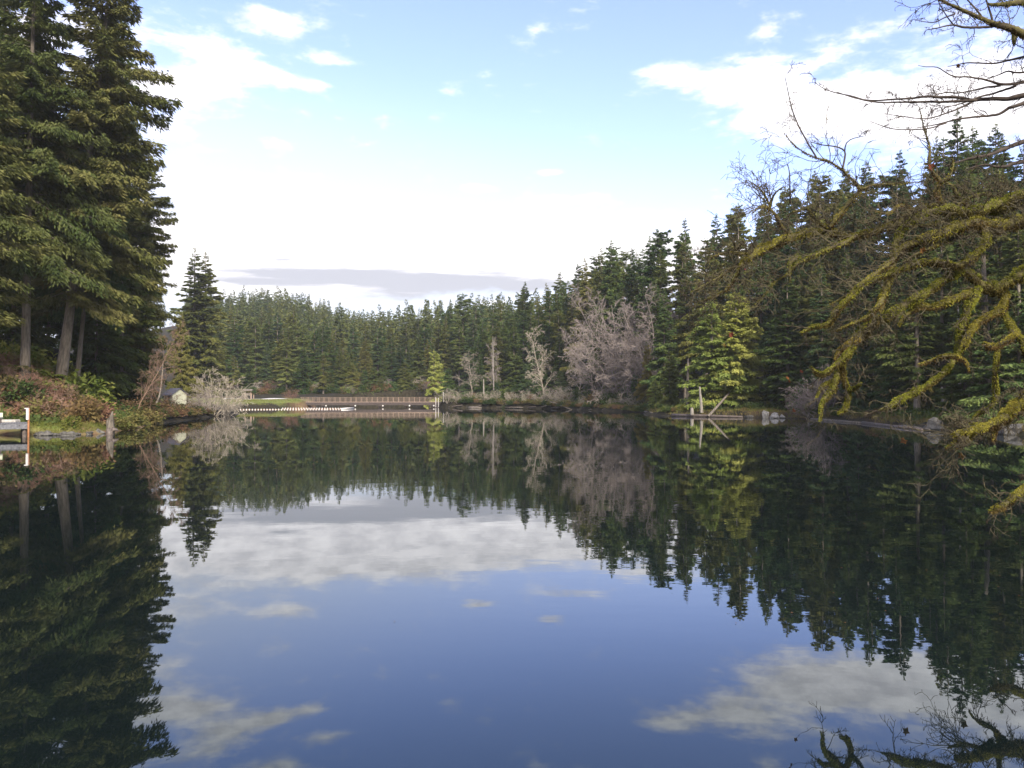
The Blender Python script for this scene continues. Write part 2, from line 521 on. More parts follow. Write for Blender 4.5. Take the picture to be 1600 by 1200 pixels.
gm, t, out = new_mat('forest_floor')
at = t.n('ShaderNodeAttribute', attribute_name='cover')
tcx = t.n('ShaderNodeTexCoord')
na = t.n('ShaderNodeTexNoise', i_Scale=1.4, i_Detail=8.0, i_Roughness=0.7)
nb_ = t.n('ShaderNodeTexNoise', i_Scale=0.16, i_Detail=4.0)
t.l(tcx.outputs['Object'], na.inputs['Vector'])
t.l(tcx.outputs['Object'], nb_.inputs['Vector'])
sp = t.n('ShaderNodeSeparateColor')
t.l(at.outputs['Color'], sp.inputs[0])
soil = t.mix(t.smooth(na.outputs[0], .35, .65), (0.010, 0.009, 0.006), (0.032, 0.027, 0.016))
duff = t.mix(t.smooth(na.outputs[0], .4, .62), (0.11, 0.062, 0.04), (0.14, 0.11, 0.05))
lawn = t.mix(t.smooth(na.outputs[0], .35, .65), (0.10, 0.14, 0.03), (0.155, 0.165, 0.05))
grav = t.mix(t.smooth(na.outputs[0], .35, .65), (0.26, 0.25, 0.25), (0.38, 0.37, 0.38))
c = t.mix(sp.outputs[1], soil, duff)
c = t.mix(sp.outputs[0], c, lawn)
c = t.mix(sp.outputs[2], c, grav)
pr = t.n('ShaderNodeBsdfPrincipled', i_Roughness=0.95)
pr.inputs['Specular IOR Level'].default_value = 0.15
bp = t.n('ShaderNodeBump', i_Strength=0.6, i_Distance=0.15)
t.l(na.outputs[0], bp.inputs['Height'])
t.l(bp.outputs[0], pr.inputs['Normal'])
t.l(c, pr.inputs['Base Color'])
t.l(pr.outputs[0], out.inputs[0])
g_o = build('ground', [(V, Q, 0, True)], gm)
tag(g_o, 'uneven lake shore and forest floor rising to the wooded hills', kind='structure')
ca = g_o.data.color_attributes.new('cover', 'FLOAT_COLOR', 'POINT')
SD = signed_dist(GX, GY)
leftbank = sstep(-GX, 25, 33) * (1 - sstep(GY, 112, 130))
lawn_w = np.clip(sstep(-GX, 50, 55) * sstep(GY, 168, 178) * (1 - sstep(GY, 212, 220)) * sstep(SD, .8, 1.6), 0, 1)
lawn_w = np.maximum(lawn_w, sstep(SD, .7, 1.2) * (1 - sstep(SD, 3, 4)) * leftbank * (GY < 75))
lawn_w = np.maximum(lawn_w, .7 * sstep(SD, .6, 1.5) * (1 - sstep(SD, 10, 16)) * (GX > 30) * (GY < 80))
path_w = leftbank * (np.abs(SD - 4.4) < .9) * (GY < 72) * 0.6
duff_w = np.maximum(leftbank * (1 - sstep(GY, 78, 90)), .5 * (GX > 34) * sstep(SD, .5, 1.5) * (1 - sstep(SD, 4, 8)))
duff_w = np.maximum(duff_w, sstep(-GX, 47, 50) * sstep(GY, 195, 200) * (1 - sstep(GY, 214, 218)) * (GX > -64))
cc = np.stack([lawn_w, duff_w, path_w, np.ones_like(SD)], -1).astype(np.float32)
ca.data.foreach_set('color', cc.ravel())

# ------------------------------------------------------------------ water
wm, t, out = new_mat('lake_water')
tcx = t.n('ShaderNodeTexCoord')
mp = t.n('ShaderNodeMapping')
mp.inputs['Scale'].default_value = (0.55, 1.0, 1.0)
t.l(tcx.outputs['Object'], mp.inputs[0])
n1 = t.n('ShaderNodeTexNoise', i_Scale=1.1, i_Detail=3.0, i_Roughness=0.5)
n2 = t.n('ShaderNodeTexNoise', i_Scale=0.06, i_Detail=2.0)
t.l(mp.outputs[0], n1.inputs['Vector'])
t.l(mp.outputs[0], n2.inputs['Vector'])
amp = t.m('MULTIPLY_ADD', t.smooth(n2.outputs[0], .4, .68), 0.85, 0.15)
bp = t.n('ShaderNodeBump', i_Strength=1.0, i_Distance=0.0045)
t.l(t.m('MULTIPLY', n1.outputs[0], amp), bp.inputs['Height'])
pr = t.n('ShaderNodeBsdfPrincipled', i_Roughness=0.010, i_IOR=1.60)
pr.inputs['Specular Tint'].default_value = (0.54, 0.84, 1.0, 1)
pr.inputs['Base Color'].default_value = (0.004, 0.007, 0.007, 1)
t.l(bp.outputs[0], pr.inputs['Normal'])
t.l(pr.outputs[0], out.inputs[0])
xs = np.linspace(-80, 70, 16); ys = np.linspace(-5, 275, 29)
WX, WY = np.meshgrid(xs, ys)
V = np.stack([WX, WY, np.zeros_like(WX)], -1).reshape(-1, 3)
ii = (np.arange(len(ys) - 1)[:, None] * len(xs) + np.arange(len(xs) - 1)[None]).ravel()
water = build('water', [(V, np.stack([ii, ii + 1, ii + len(xs) + 1, ii + len(xs)], -1), 0, True)], wm)
tag(water, 'still dark lake water mirroring the forest and clouds', kind='structure')

# ------------------------------------------------------------------ conifers
def conifer(seed, H, zb, R, dz=0.5, per=4, n_target=20000, sl=0.5, sw=0.09, fan=0.38, power=0.8, low=0.55, droop=0.55, top_up=0.5, hang=0.35, twist=0.25, wood=True, gaps=0.08, limbs=True, trunk_r=None, sides=8):
    rg = np.random.default_rng(seed)
    zs = []
    z = zb
    while z < H - 0.25:
        zs.append(z)
        tt = (z - zb) / (H - zb)
        z += dz * (0.6 + 0.8 * rg.random()) * (1 - 0.5 * tt)
    Zb = np.repeat(np.array(zs), per) + rg.normal(0, dz * .3, len(zs) * per)
    keep = rg.random(len(Zb)) > gaps
    Zb = np.clip(Zb[keep], zb - .3, H - .2)
    nb = len(Zb)
    tt = np.clip((Zb - zb) / (H - zb), 0, 1)
    az = rg.uniform(0, 2 * PI, nb)
    prof = (1 - tt) ** power * np.minimum(1, low + (1 - low) * tt / 0.14)
    ph = rg.uniform(0, 6.28, 3)
    lump = 1 + twist * np.sin(az * 2 + ph[0] + Zb * .35) * .6 + twist * np.sin(az + ph[1] - Zb * .21)
    L = R * prof * rg.uniform(0.55, 1.1, nb) * lump + 0.12 + 0.012 * H * (1 - tt)
    a = -0.05 + (top_up + .05) * tt ** 1.5 + rg.normal(0, .1, nb)
    b = -droop * (1 - .6 * tt)
    c_ = -b * 0.62
    rad = np.stack([np.cos(az), np.sin(az), np.zeros(nb)], -1)
    per_v = np.stack([-np.sin(az), np.cos(az), np.zeros(nb)], -1)
    w = L ** 1.6
    cnt = np.maximum(4, np.round(n_target * w / w.sum())).astype(int)
    bi = np.repeat(np.arange(nb), cnt)
    N = len(bi)
    K = np.clip((L * 2.2 / max(dz, .5) * .55).astype(int), 3, 12)[bi]      # side twigs on a branch
    sq = (np.floor(rg.random(N) ** .75 * K) + .5 + rg.normal(0, .12, N)) / K
    sq = np.clip(sq, .05, 1)
    sgn = np.where(rg.random(N) < .5, -1.0, 1.0)
    v = rg.random(N)
    axial = rg.random(N) < .22
    s = np.where(axial, rg.random(N) ** .7, sq)
    wl = fan * L[bi] * (1 - s * .78) * (0.35 + .65 * np.minimum(1, s / .3))
    wl *= 0.75 + .5 * np.sin(bi * 12.9 + np.floor(s * K) * 7.7) * .5
    v = np.where(axial, 0, v)
    ang = 0.95
    off_r = v * wl * math.cos(ang)
    off_p = v * wl * math.sin(ang) * sgn
    r = L[bi] * s + off_r
    zc = L[bi] * (a[bi] * s + b[bi] * s ** 2 + c_[bi] * s ** 3)
    zz = Zb[bi] + zc - v * wl * (.22 + .35 * rg.random(N)) + rg.normal(0, .03, N) * L[bi] - rg.random(N) ** 2 * .05 * L[bi] * s
    P = rad[bi] * r[:, None] + per_v[bi] * off_p[:, None]
    P[:, 2] = zz
    slope = a[bi] + 2 * b[bi] * s + 3 * c_[bi] * s ** 2
    da = np.where(axial, rg.normal(0, .45, N), ang * sgn * rg.uniform(.2, 1.3, N))
    D = rad[bi] * np.cos(da)[:, None] + per_v[bi] * np.sin(da)[:, None]
    D[:, 2] = slope * .6 - hang * rg.random(N) + rg.normal(0, .12, N)
    D = unit(D)
    S = unit(np.cross(D, unit(np.array([0, 0, 1.0]) + rg.normal(0, .55, (N, 3)))))
    ll = sl * rg.uniform(.55, 1.25, N) * np.clip(L[bi] / (1.7 * sl), .22, 1)
    Vk, Qk = kites(P, D, S, ll, sw * rg.uniform(.7, 1.3, N), .1)
    # leader
    m = 14
    Pt = np.stack([rg.normal(0, .03, m), rg.normal(0, .03, m), np.linspace(H - 1.2, H - .1, m)], -1)
    Dt = unit(np.stack([rg.normal(0, .6, m), rg.normal(0, .6, m), np.full(m, .9)], -1))
    Vt, Qt = kites(Pt, Dt, unit(np.cross(Dt, rand_dirs(rg, m))), np.full(m, min(sl * .5, .45)), np.full(m, min(sw * .6, .09)))
    crown = [(Vk, Qk, 0, False), (Vt, Qt, 0, False)]
    tr = trunk_r if trunk_r else H * 0.0125
    kz = np.linspace(-1.5, H, 12)
    wobx = np.cumsum(rg.normal(0, .02, 12)) * tr * 2
    TP = np.stack([wobx, np.cumsum(rg.normal(0, .02, 12)) * tr * 2, kz], -1)
    TR = tr * np.clip(1.02 - np.clip(kz, 0, H) / H, .02, 1) ** .85
    TR[:2] *= (1.35, 1.15)
    trunk = [(*tube(TP, TR, sides), 0, True)]
    if limbs:
        ns = 4
        sg = np.linspace(0, .92, ns + 1)
        P0, P1, R0, R1 = [], [], [], []
        for q in range(ns):
            for (lst, sv) in ((P0, sg[q]), (P1, sg[q + 1])):
                pp = rad * (L * sv)[:, None]
                pp[:, 2] = Zb + L * (a * sv + b * sv ** 2 + c_ * sv ** 3)
                lst.append(pp)
            rr = np.maximum(.012 * L, .012)
            R0.append(rr * (1 - sg[q])); R1.append(rr * (1 - sg[q + 1]))
        trunk.append((*prisms(np.concatenate(P0), np.concatenate(P1), np.concatenate(R0), np.concatenate(R1)), 0, False))
    return trunk, crown

protos = {}
def proto(kind, variants, **kw):
    lst = []
    for i in range(variants):
        args = dict(kw)
        for k, v in list(args.items()):
            if isinstance(v, tuple) and k in ('R', 'zb', 'droop', 'fan', 'power', 'hang', 'low'):
                args[k] = v[0] + (v[1] - v[0]) * ((i * 0.618 + .2) % 1)
        tr, cr = conifer(hash_seed(kind) + i * 17, **args)
        to = build('trunk', tr, M['bark'], link=False)
        co = build('crown', cr, M['fir'], link=False)
        lst.append((to.data, co.data, args['H']))
    protos[kind] = lst
def hash_seed(s):
    return sum(ord(ch) * (i + 3) for i, ch in enumerate(s)) % 9973

proto('old', 4, H=34.0, zb=(5.0, 11.0), R=(4.0, 5.4), dz=.75, per=4, n_target=20000, sl=.75, sw=.13, fan=.44, power=(.38, .6), droop=(.5, .9), hang=.6, twist=.55, gaps=.3, sides=7)
proto('grand', 4, H=52.0, zb=(9.0, 12.5), R=(7.4, 8.9), dz=.62, per=4, n_target=80000, sl=.60, sw=.08, fan=.36, power=.62, low=.75, droop=(.45, .7), hang=.85, twist=.16, gaps=.12, trunk_r=.46, sides=10)
proto('mid', 6, H=34.0, zb=(1.5, 6.0), R=(4.2, 5.6), dz=.62, per=4, n_target=24000, sl=.75, sw=.13, fan=.38, power=(.7, .95), droop=(.45, .75), hang=.4, twist=.25, sides=7)
proto('slim', 5, H=34.0, zb=(4.0, 9.0), R=(3.0, 3.9), dz=.7, per=4, n_target=18000, sl=.72, sw=.125, fan=.36, power=(.6, .85), droop=(.6, .9), hang=.5, twist=.3, gaps=.18, sides=7)
proto('far', 6, H=30.0, zb=(1.0, 4.0), R=(3.6, 4.6), dz=.85, per=4, n_target=8000, sl=1.0, sw=.22, fan=.4, power=(.75, 1.0), droop=(.45, .7), hang=.4, twist=.2, limbs=False, sides=5)
proto('cedar', 3, H=19.0, zb=(.8, 1.6), R=(4.4, 4.9), dz=.36, per=4, n_target=36000, sl=.48, sw=.10, fan=.46, power=.72, low=.8, droop=.5, hang=.75, twist=.3, sides=8)
proto('hemlock', 3, H=14.0, zb=(.6, 1.2), R=(3.4, 4.2), dz=.42, per=4, n_target=14000, sl=.5, sw=.10, fan=.46, power=.75, droop=.85, hang=.7, twist=.35, gaps=.18, sides=7)

tree_no = {}
def place_tree(kind, x, y, H, mat, name, label, cat='tree', group=None, z=None, wide=1.0, lean=(0, 0), rot=None, bark='bark'):
    lst = protos[kind]
    i = tree_no.get(kind, 0)
    tree_no[kind] = i + 1
    td, cd, h0 = lst[i % len(lst)]
    s = H / h0
    e = empty(name, (x, y, (gz(x, y) if z is None else z) - .1), 0, (s * wide, s * wide, s))
    e.rotation_euler = (lean[0], lean[1], (i * 2.399) % 6.283 if rot is None else rot)
    e.rotation_mode = 'XYZ'
    if lean != (0, 0):
        m = Matrix.Rotation(lean[1], 4, 'Y') @ Matrix.Rotation(lean[0], 4, 'X') @ Matrix.Rotation((i * 2.399) % 6.283 if rot is None else rot, 4, 'Z')
        e.rotation_euler = m.to_euler()
    tag(e, label, cat, group)
    for nm, dat, mt in (('trunk', td, M[bark]), ('crown', cd, M[mat])):
        o = bpy.data.objects.new(nm, dat)
        COL.objects.link(o)
        o.parent = e
        o.material_slots[0].link = 'OBJECT'
        o.material_slots[0].material = mt
    return e

def interp(px, pts):
    return float(np.interp(px, [p[0] for p in pts], [p[1] for p in pts]))

# --- left grove of giant trees
def grove(px, py, d, H, wide, lean, mat, label, kind='grand', name='spruce_tree', group=None):
    x = (px - 800) / F * d
    return place_tree(kind, x, d, H, mat, name, label, 'tree', group, wide=wide, lean=lean)
grove(92, 570, 80, 53, 1.08, (0, .115), 'fir_near', 'giant spruce whose bare grey trunk leans right above the left bank')
grove(38, 545, 74, 50, .88, (0, .015), 'fir_near', 'tall spruce with a slim straight bare lower trunk on the left bank')
grove(-75, 560, 66, 46, 1.0, (0, -.02), 'fir_near', 'huge spruce at the left picture edge with boughs above the dock')
grove(-20, 545, 92, 52, .9, (0, .02), 'fir_near', 'tall dark spruce behind the two bare trunks of the left grove')
grove(160, 560, 104, 50, .85, (0, .03), 'fir', 'tall spruce at the back of the left grove behind the leaning trunk')
grove(118, 570, 84, 44, .62, (0, .09), 'hemlock', 'slender dark conifer close behind the leaning giant spruce trunk')
grove(222, 560, 103, 35, 1.06, (0, .01), 'fir_near', 'broad conifer at the right end of the left grove beside the gap')
grove(-120, 560, 98, 48, .8, (0, 0), 'fir', 'shaded spruce behind the grove at the left picture edge')
grove(60, 560, 112, 46, .85, (0, 0), 'hemlock', 'dark spruce filling the shade behind the left grove')
grove(-5, 560, 118, 54, .95, (0, .02), 'fir', 'very tall spruce far back in the left grove above the others')
grove(120, 560, 126, 56, .9, (0, .015), 'fir', 'tall spruce far back between the two bare trunks of the left grove')
grove(205, 560, 128, 47, .72, (0, .0), 'fir_near', 'tall spruce behind the right edge of the left grove')
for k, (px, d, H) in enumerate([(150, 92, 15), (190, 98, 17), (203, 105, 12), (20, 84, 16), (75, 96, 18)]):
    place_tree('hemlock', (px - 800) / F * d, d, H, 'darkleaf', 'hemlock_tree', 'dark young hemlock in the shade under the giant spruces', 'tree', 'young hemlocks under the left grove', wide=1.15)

# --- the lone conifer and its neighbours behind the point
place_tree('mid', (303 - 800) / F * 215, 215, 41.5, 'olive', 'fir_tree', 'lone tall fir standing clear between the left grove and the far hill', wide=1.4)
place_tree('mid', (320 - 800) / F * 218, 218, 41, 'olive', 'fir_tree', 'second fir top just right of the lone tall fir by the left grove', wide=1.15)
place_tree('cedar', (284 - 800) / F * 160, 160, 19, 'olive', 'cedar_tree', 'yellow green cedar behind the hut on the left shore', wide=.72)
place_tree('hemlock', (265 - 800) / F * 150, 141, 13.0, 'rust', 'cypress_tree', 'rust coloured narrow conifer right behind the slate roofed hut', wide=.62)

# --- right shore and hill
DSH_R = [(690, 206), (750, 199), (860, 186), (930, 166), (1004, 149), (1012, 134), (1040, 122.5), (1114, 115), (1207, 112), (1301, 101), (1420, 78), (1460, 71), (1540, 67), (1600, 62), (1700, 52)]
SKY_R = [(690, 466), (760, 466), (830, 450), (880, 425), (915, 408), (955, 388), (985, 388), (1015, 368), (1060, 345), (1105, 324), (1150, 308), (1190, 288), (1250, 266), (1330, 244), (1400, 226), (1500, 182), (1560, 195), (1600, 190), (1700, 170)]
rg = np.random.default_rng(11)
SKIP = [(1066, 1192, 0, 24), (700, 1012, 0, 9)]
def top_h(px, py, d, x):
    return CAM_H + (HOR - py) / F * d - gz(x, d)
ranks = [(7, .34, .62, 5.6), (14, .46, .74, 5.2), (22, .58, .84, 5.2), (31, .68, .92, 5.2), (42, .80, .98, 5.2), (54, .90, 1.01, 5.4), (68, .95, 1.02, 6.0)]
zone_label = {
    'shore': ('conifers along the right shore', 'dark conifer in the front rank along the right shore'),
    'bridge': ('conifers right of the footbridge', 'conifer behind the bare trees right of the footbridge'),
    'hill': ('conifers climbing the right hill', 'dense dark conifer on the hillside behind the right shore trees'),
    'ridge': ('conifers on the right skyline', 'pointed conifer standing against the sky along the right ridge'),
}
n_right = 0
for k, (off, f0, f1, sp_m) in enumerate(ranks):
    px = 694.0 + rg.uniform(0, 12)
    while px < 1668:
        d0 = interp(px, DSH_R)
        d = d0 + off * (1.0 if px < 1350 else .85) + rg.normal(0, 1.6)
        if px < 900:
            d += 12
        x = (px - 800) / F * d
        skip = any(a < px < b and c0 <= off <= c1 for a, b, c0, c1 in SKIP)
        if not skip and signed_dist(np.array([x]), np.array([d]))[0] > 3.5:
            frac = rg.uniform(f0, f1)
            skyy = interp(px, SKY_R)
            base_y = HOR + 25
            py = base_y + (skyy - base_y) * frac + (rg.normal(0, 7) if k > 4 else 0)
            H = top_h(px, py, d, x)
            H = float(np.clip(H, 9, 50))
            mats = ['hemlock', 'fir', 'bluefir', 'olive', 'hemlock', 'olive', 'fir', 'hemlock', 'fir']
            mt = mats[int(rg.integers(len(mats)))]
            kind = ['mid', 'mid', 'mid', 'slim', 'slim', 'slim', 'old', 'old'][int(rg.integers(8))]
            if H < 17: kind = 'hemlock' if rg.random() < .6 else 'mid'
            zn = 'bridge' if px < 900 and k < 4 else 'ridge' if k >= 5 else 'shore' if k < 2 else 'hill'
            gl = zone_label[zn]
            tone = {'hemlock': 'deep green', 'fir': 'mid green', 'bluefir': 'blue green', 'olive': 'olive green'}[mt]
            form = 'slender' if kind == 'slim' else 'ragged' if kind == 'old' else 'young' if kind == 'hemlock' else 'full'
            where = ('behind the pale alders of the far shore' if px < 915 else 'above the grey bare thicket' if px < 1030 else 'around the tall grey snag' if px < 1090 else 'behind the yellow green cedars' if px < 1190 else 'behind the tip of the mossy limbs' if px < 1330 else 'behind the middle of the mossy limbs' if px < 1470 else 'behind the thickest mossy limbs')
            rank = {'ridge': 'on the skyline ', 'hill': 'partway up the hill ', 'shore': 'near the water ', 'bridge': ''}[zn]
            gl = (gl[0], f'{tone} {form} conifer {rank}{where}')
            wide = float(np.clip(rg.normal(1.16, .14) * (1 + .014 * max(0, 30 - H)), .85, 1.7))
            place_tree(kind, x, d, H, mt, 'conifer_tree', gl[1], 'tree', gl[0], wide=wide)
            n_right += 1
        px += sp_m / d * F * rg.uniform(.75, 1.3)
# named skyline trees of the right shore
for px, py, d, w, mt, lab in [(955, 374, 190, .95, 'hemlock', 'tallest dark conifer on the skyline above the bare trees'), (1016, 367, 186, .85, 'hemlock', 'slender tall conifer with sky on both sides above the bare thicket'), (987, 385, 192, .9, 'hemlock', 'blunt topped conifer between two taller skyline conifers'), (914, 402, 195, .95, 'olive', 'olive tinged conifer on the skyline left of the tallest dark one'), (1500, 165, 128, .9, 'hemlock', 'tall spire topped conifer rising highest on the right ridge'), (1560, 190, 118, 1.0, 'fir', 'broad tall conifer at the right edge behind the mossy limbs')]:
    x = (px - 800) / F * d
    place_tree('slim' if w < .93 else 'mid', x, d, top_h(px, py, d, x), mt, 'conifer_tree', lab, wide=w)
for px, py, d, w, lab in [(1112, 468, 122, 1.3, 'bright yellow green cedar on the right shore, left one of the pair'), (1150, 454, 123, 1.35, 'bright yellow green cedar on the right shore, right one of the pair')]:
    x = (px - 800) / F * d
    place_tree('cedar', x, d, top_h(px, py, d, x), 'cedar', 'cedar_tree', lab, wide=w, bark='greybark')
for px, py, d, w, mt, lab in [(1046, 548, 133, .9, 'olive', 'small leaning hemlock with a thin top beside the tall grey snag'), (1024, 590, 138, 1.1, 'cedar', 'low pale green hemlock drooping over the water at the right point'), (1225, 500, 122, 1.1, 'bluefir', 'soft blue green hemlock right of the yellow green cedars'), (1250, 560, 112, 1.1, 'hemlock', 'young hemlock behind the grey bare shrub on the right shore'), (1395, 545, 93, 1.2, 'hemlock', 'bright green young hemlock behind the drooping mossy limb'), (1445, 520, 90, 1.1, 'hemlock', 'green hemlock behind the pale trunk on the right bank'), (1340, 520, 100, 1.1, 'bluefir', 'bluish young hemlock behind the logs of the right shore'), (1012, 535, 152, .62, 'yellow', 'yellowish conifer between the bare thicket and the right point'), (678, 545, 238, .9, 'cedar', 'light green conifer right behind the right end of the footbridge'), (1580, 480, 84, 1.1, 'hemlock', 'dark hemlock at the right picture edge above the grassy bank')]:
    x = (px - 800) / F * d
    place_tree('hemlock', x, d, top_h(px, py, d, x), mt, 'hemlock_tree', lab, wide=w)

# --- far shore behind beach and bridge
SKY_L = [(300, 462), (350, 458), (400, 455), (450, 453), (480, 463), (510, 476), (545, 487), (560, 490), (590, 481), (620, 479), (650, 471), (700, 466), (760, 466), (830, 455)]
n_far = 0
for k, (d0, f0, f1, sp_m) in enumerate([(250, .34, .66, 5.4), (262, .5, .78, 5.4), (276, .58, .84, 5.6), (292, .64, .9, 6), (310, .72, .93, 6.5)]):
    px = 338 + rg.uniform(0, 15)
    while px < 700:
        d = d0 + rg.normal(0, 3) + (14 if px < 440 else 0)
        x = (px - 800) / F * d
        if signed_dist(np.array([x]), np.array([d]))[0] > 4:
            skyy = interp(px, SKY_L); base_y = HOR + 8
            py = base_y + (skyy - base_y) * rg.uniform(f0, f1)
            H = float(np.clip(top_h(px, py, d, x), 8, 36))
            mt = ['fir', 'olive', 'bluefir', 'fir', 'olive', 'hemlock'][int(rg.integers(6))]
            lab = ('conifers behind the beach and footbridge', 'conifer in the front ranks of forest behind the beach and footbridge') if k < 2 else ('conifers at the foot of the far hill', 'hazy conifer on the lower slope of the far hill')
            tone = {'hemlock': 'deep green', 'fir': 'mid green', 'bluefir': 'blue green', 'olive': 'olive green'}[mt]
            where = 'left of the notice board' if px < 388 else 'above the beach lawn' if px < 455 else 'above the left half of the footbridge' if px < 575 else 'above the right half of the footbridge'
            lab = (lab[0], f'{tone} conifer ' + ('in the front ranks ' if k < 2 else 'hazy and farther up ') + where)
            place_tree(['mid', 'old', 'mid', 'slim'][int(rg.integers(4))] if k < 2 else 'far', x, d, H, mt, 'conifer_tree', lab[1], 'tree', lab[0], wide=float(np.clip(rg.normal(1.3, .18), .95, 1.8)))
            n_far += 1
        px += sp_m / d * F * rg.uniform(.75, 1.3)
print('TREES right', n_right, 'far', n_far)

# --- the far wooded hills, read as one mass
fm = []
farc = []
for i in range(5):
    tr, cr = conifer(900 + i * 13, H=28.0, zb=2.0, R=3.9 + .3 * i, dz=1.1, per=3, n_target=1250, sl=1.9, sw=.5, fan=.4, power=.8, droop=.5, hang=.4, limbs=False, sides=4)
    farc.append((cr[0][0], cr[0][1]))
cnt = 0
for d0 in np.arange(330, 640, 17.0):
    px = 290 + rg.uniform(0, 10)
    while px < 900:
        d = d0 + rg.normal(0, 4)
        x = (px - 800) / F * d
        skyy = interp(px, SKY_L)
        g0 = gz(x, d)
        hmax = CAM_H + (HOR - skyy + rg.normal(0, 5)) / F * d - g0
        H = min(rg.uniform(24, 33), hmax)
        if H > 9:
            Vc, Qc = farc[int(rg.integers(5))]
            s = H / 28.0
            a = rg.uniform(0, 6.28)
            R2 = np.array([[math.cos(a), math.sin(a), 0], [-math.sin(a), math.cos(a), 0], [0, 0, 1]])
            w = max(s, .75) * rg.uniform(.95, 1.25)
            fm.append((Vc @ R2 * np.array([w, w, s]) + np.array([x, d, g0]), Qc, 0 if rg.random() < .6 else 1, False))
            cnt += 1
        px += 7.5 / d * F * rg.uniform(.75, 1.3)
print('FAR MASS', cnt)
fo = build('forest', fm, [leaf_mat('far_needles', (0.078, 0.118, 0.036), (0.145, 0.175, 0.054), .0, .38, .03), leaf_mat('far_needles_dark', (0.062, 0.105, 0.038), (0.115, 0.15, 0.052), .0, .38, .03)])
tag(fo, 'hazy conifer forest covering the far hills behind the bridge', 'forest', kind='stuff')

# ------------------------------------------------------------------ bare trees and shrubs
def bare(seed, H, stems=1, spread=.5, lev=3, nb=(12, 8, 6), r0=.14, rmin=.018, droop=.15, lean=(0, 0), first=.25, wander=.16, stem_len=1.0):
    rg = np.random.default_rng(seed)
    S0, S1, A, B = [], [], [], []
    def grow(p, d, length, r, level):
        nseg = 6 if level == 0 else 4 if level < lev else 3
        pts = [p]
        dirs = [d]
        for q in range(nseg):
            g = np.array([0, 0, .10 if level == 0 else -droop * (level / lev) * 1.2])
            d = unit(d + rg.normal(0, wander, 3) + g * (.6 if level else 1))
            p2 = p + d * (length / nseg)
            ra = r * (1 - q / nseg * .8); rb = r * (1 - (q + 1) / nseg * .8)
            S0.append(p); S1.append(p2 + d * .02 * length / nseg); A.append(max(ra, rmin)); B.append(max(rb, rmin * .8))
            p = p2
            pts.append(p); dirs.append(d)
        if level < lev:
            n = nb[level]
            n = max(2, int(round(n * rg.uniform(.8, 1.2))))
            for q in range(n):
                s = (first if level == 0 else .15) + (1 - (first if level == 0 else .15)) * (q + rg.random()) / n
                fi = s * nseg
                i = min(int(fi), nseg - 1)
                pp = pts[i] + (pts[i + 1] - pts[i]) * (fi - i)
                dd = dirs[i + 1]
                side = unit(np.cross(dd, rand_dirs(rg, 1)[0]))
                an = rg.uniform(.5, 1.15) if level == 0 else rg.uniform(.4, 1.1)
                nd = unit(dd * math.cos(an) + side * math.sin(an))
                ln = length * (spread if level == 0 else .5) * (1.15 - .75 * s) * rg.uniform(.7, 1.25)
                grow(pp, nd, ln, max(r * .42 * (1.1 - .6 * s), rmin), level + 1)
    for q in range(stems):
        az = 6.283 * q / stems + rg.uniform(0, .8)
        tilt = 0.05 if stems == 1 else rg.uniform(.1, .75)
        d = unit(np.array([math.cos(az) * math.sin(tilt) + lean[0], math.sin(az) * math.sin(tilt) + lean[1], math.cos(tilt)]))
        p = np.array([math.cos(az) * .15, math.sin(az) * .15, -.3]) * (stems > 1)
        grow(p + np.array([0, 0, -.3]), d, H * (1 if stems == 1 else rg.uniform(.65, 1.05)), r0, 0)
    S0, S1, A, B = map(np.array, (S0, S1, A, B))
    thick = A > rmin * 1.6
    parts_t = prisms(S0[thick], S1[thick], A[thick], B[thick], 6)
    parts_w = prisms(S0[~thick], S1[~thick], A[~thick], B[~thick], 3)
    return parts_t, parts_w

bare_protos = {}
def bare_proto(kind, n, **kw):
    lst = []
    for i in range(n):
        a, b = bare(hash_seed(kind) + i * 31, **kw)
        lst.append((build('trunk', [(*a, 0, True)], M['greybark'], link=False).data, build('twigs', [(*b, 0, False)], M['tanbark'], link=False).data, kw['H']))
    bare_protos[kind] = lst
bare_proto('alder', 3, H=18.0, stems=1, spread=.36, nb=(20, 8, 6), r0=.17, rmin=.026, droop=.3, first=.15)
bare_proto('maple', 2, H=20.0, stems=3, spread=.40, nb=(11, 8, 6), r0=.16, rmin=.026, droop=.08, first=.25)
bare_proto('shrub', 3, H=5.0, stems=13, spread=.5, nb=(6, 5, 3), r0=.045, rmin=.013, droop=.12, first=.15)
bare_proto('brush', 3, H=2.6, stems=12, spread=.5, nb=(5, 4, 2), r0=.022, rmin=.009, droop=.05, first=.15)
bno = {}
def place_bare(kind, x, y, H, mt, name, label, cat, group=None, wide=1.0, lean=(0, 0), tw=None, z=None):
    i = bno.get(kind, 0); bno[kind] = i + 1
    td, wd, h0 = bare_protos[kind][i % len(bare_protos[kind])]
    s = H / h0
    e = empty(name, (x, y, (gz(x, y) if z is None else z)), 0, (s * wide, s * wide, s))
    e.rotation_euler = (Matrix.Rotation(lean[1], 4, 'Y') @ Matrix.Rotation(lean[0], 4, 'X') @ Matrix.Rotation(i * 2.4, 4, 'Z')).to_euler()
    tag(e, label, cat, group)
    for nm, dat, m_ in (('trunk' if kind in ('alder', 'maple') else 'stems', td, M[tw or mt]), ('twigs', wd, M[mt])):
        o = bpy.data.objects.new(nm, dat)
        COL.objects.link(o)
        o.parent = e
        if nm != 'trunk': o['kind'] = 'stuff'
        o.material_slots[0].link = 'OBJECT'
        o.material_slots[0].material = m_
    return e
def pd(px, d):
    return (px - 800) / F * d, d
x, y = pd(737, 206); place_bare('alder', x, y, 12.5, 'tanbark', 'alder_tree', 'pale bare alder beside the white posts at the right bridge end', 'tree', wide=1.0, lean=(0, -.1))
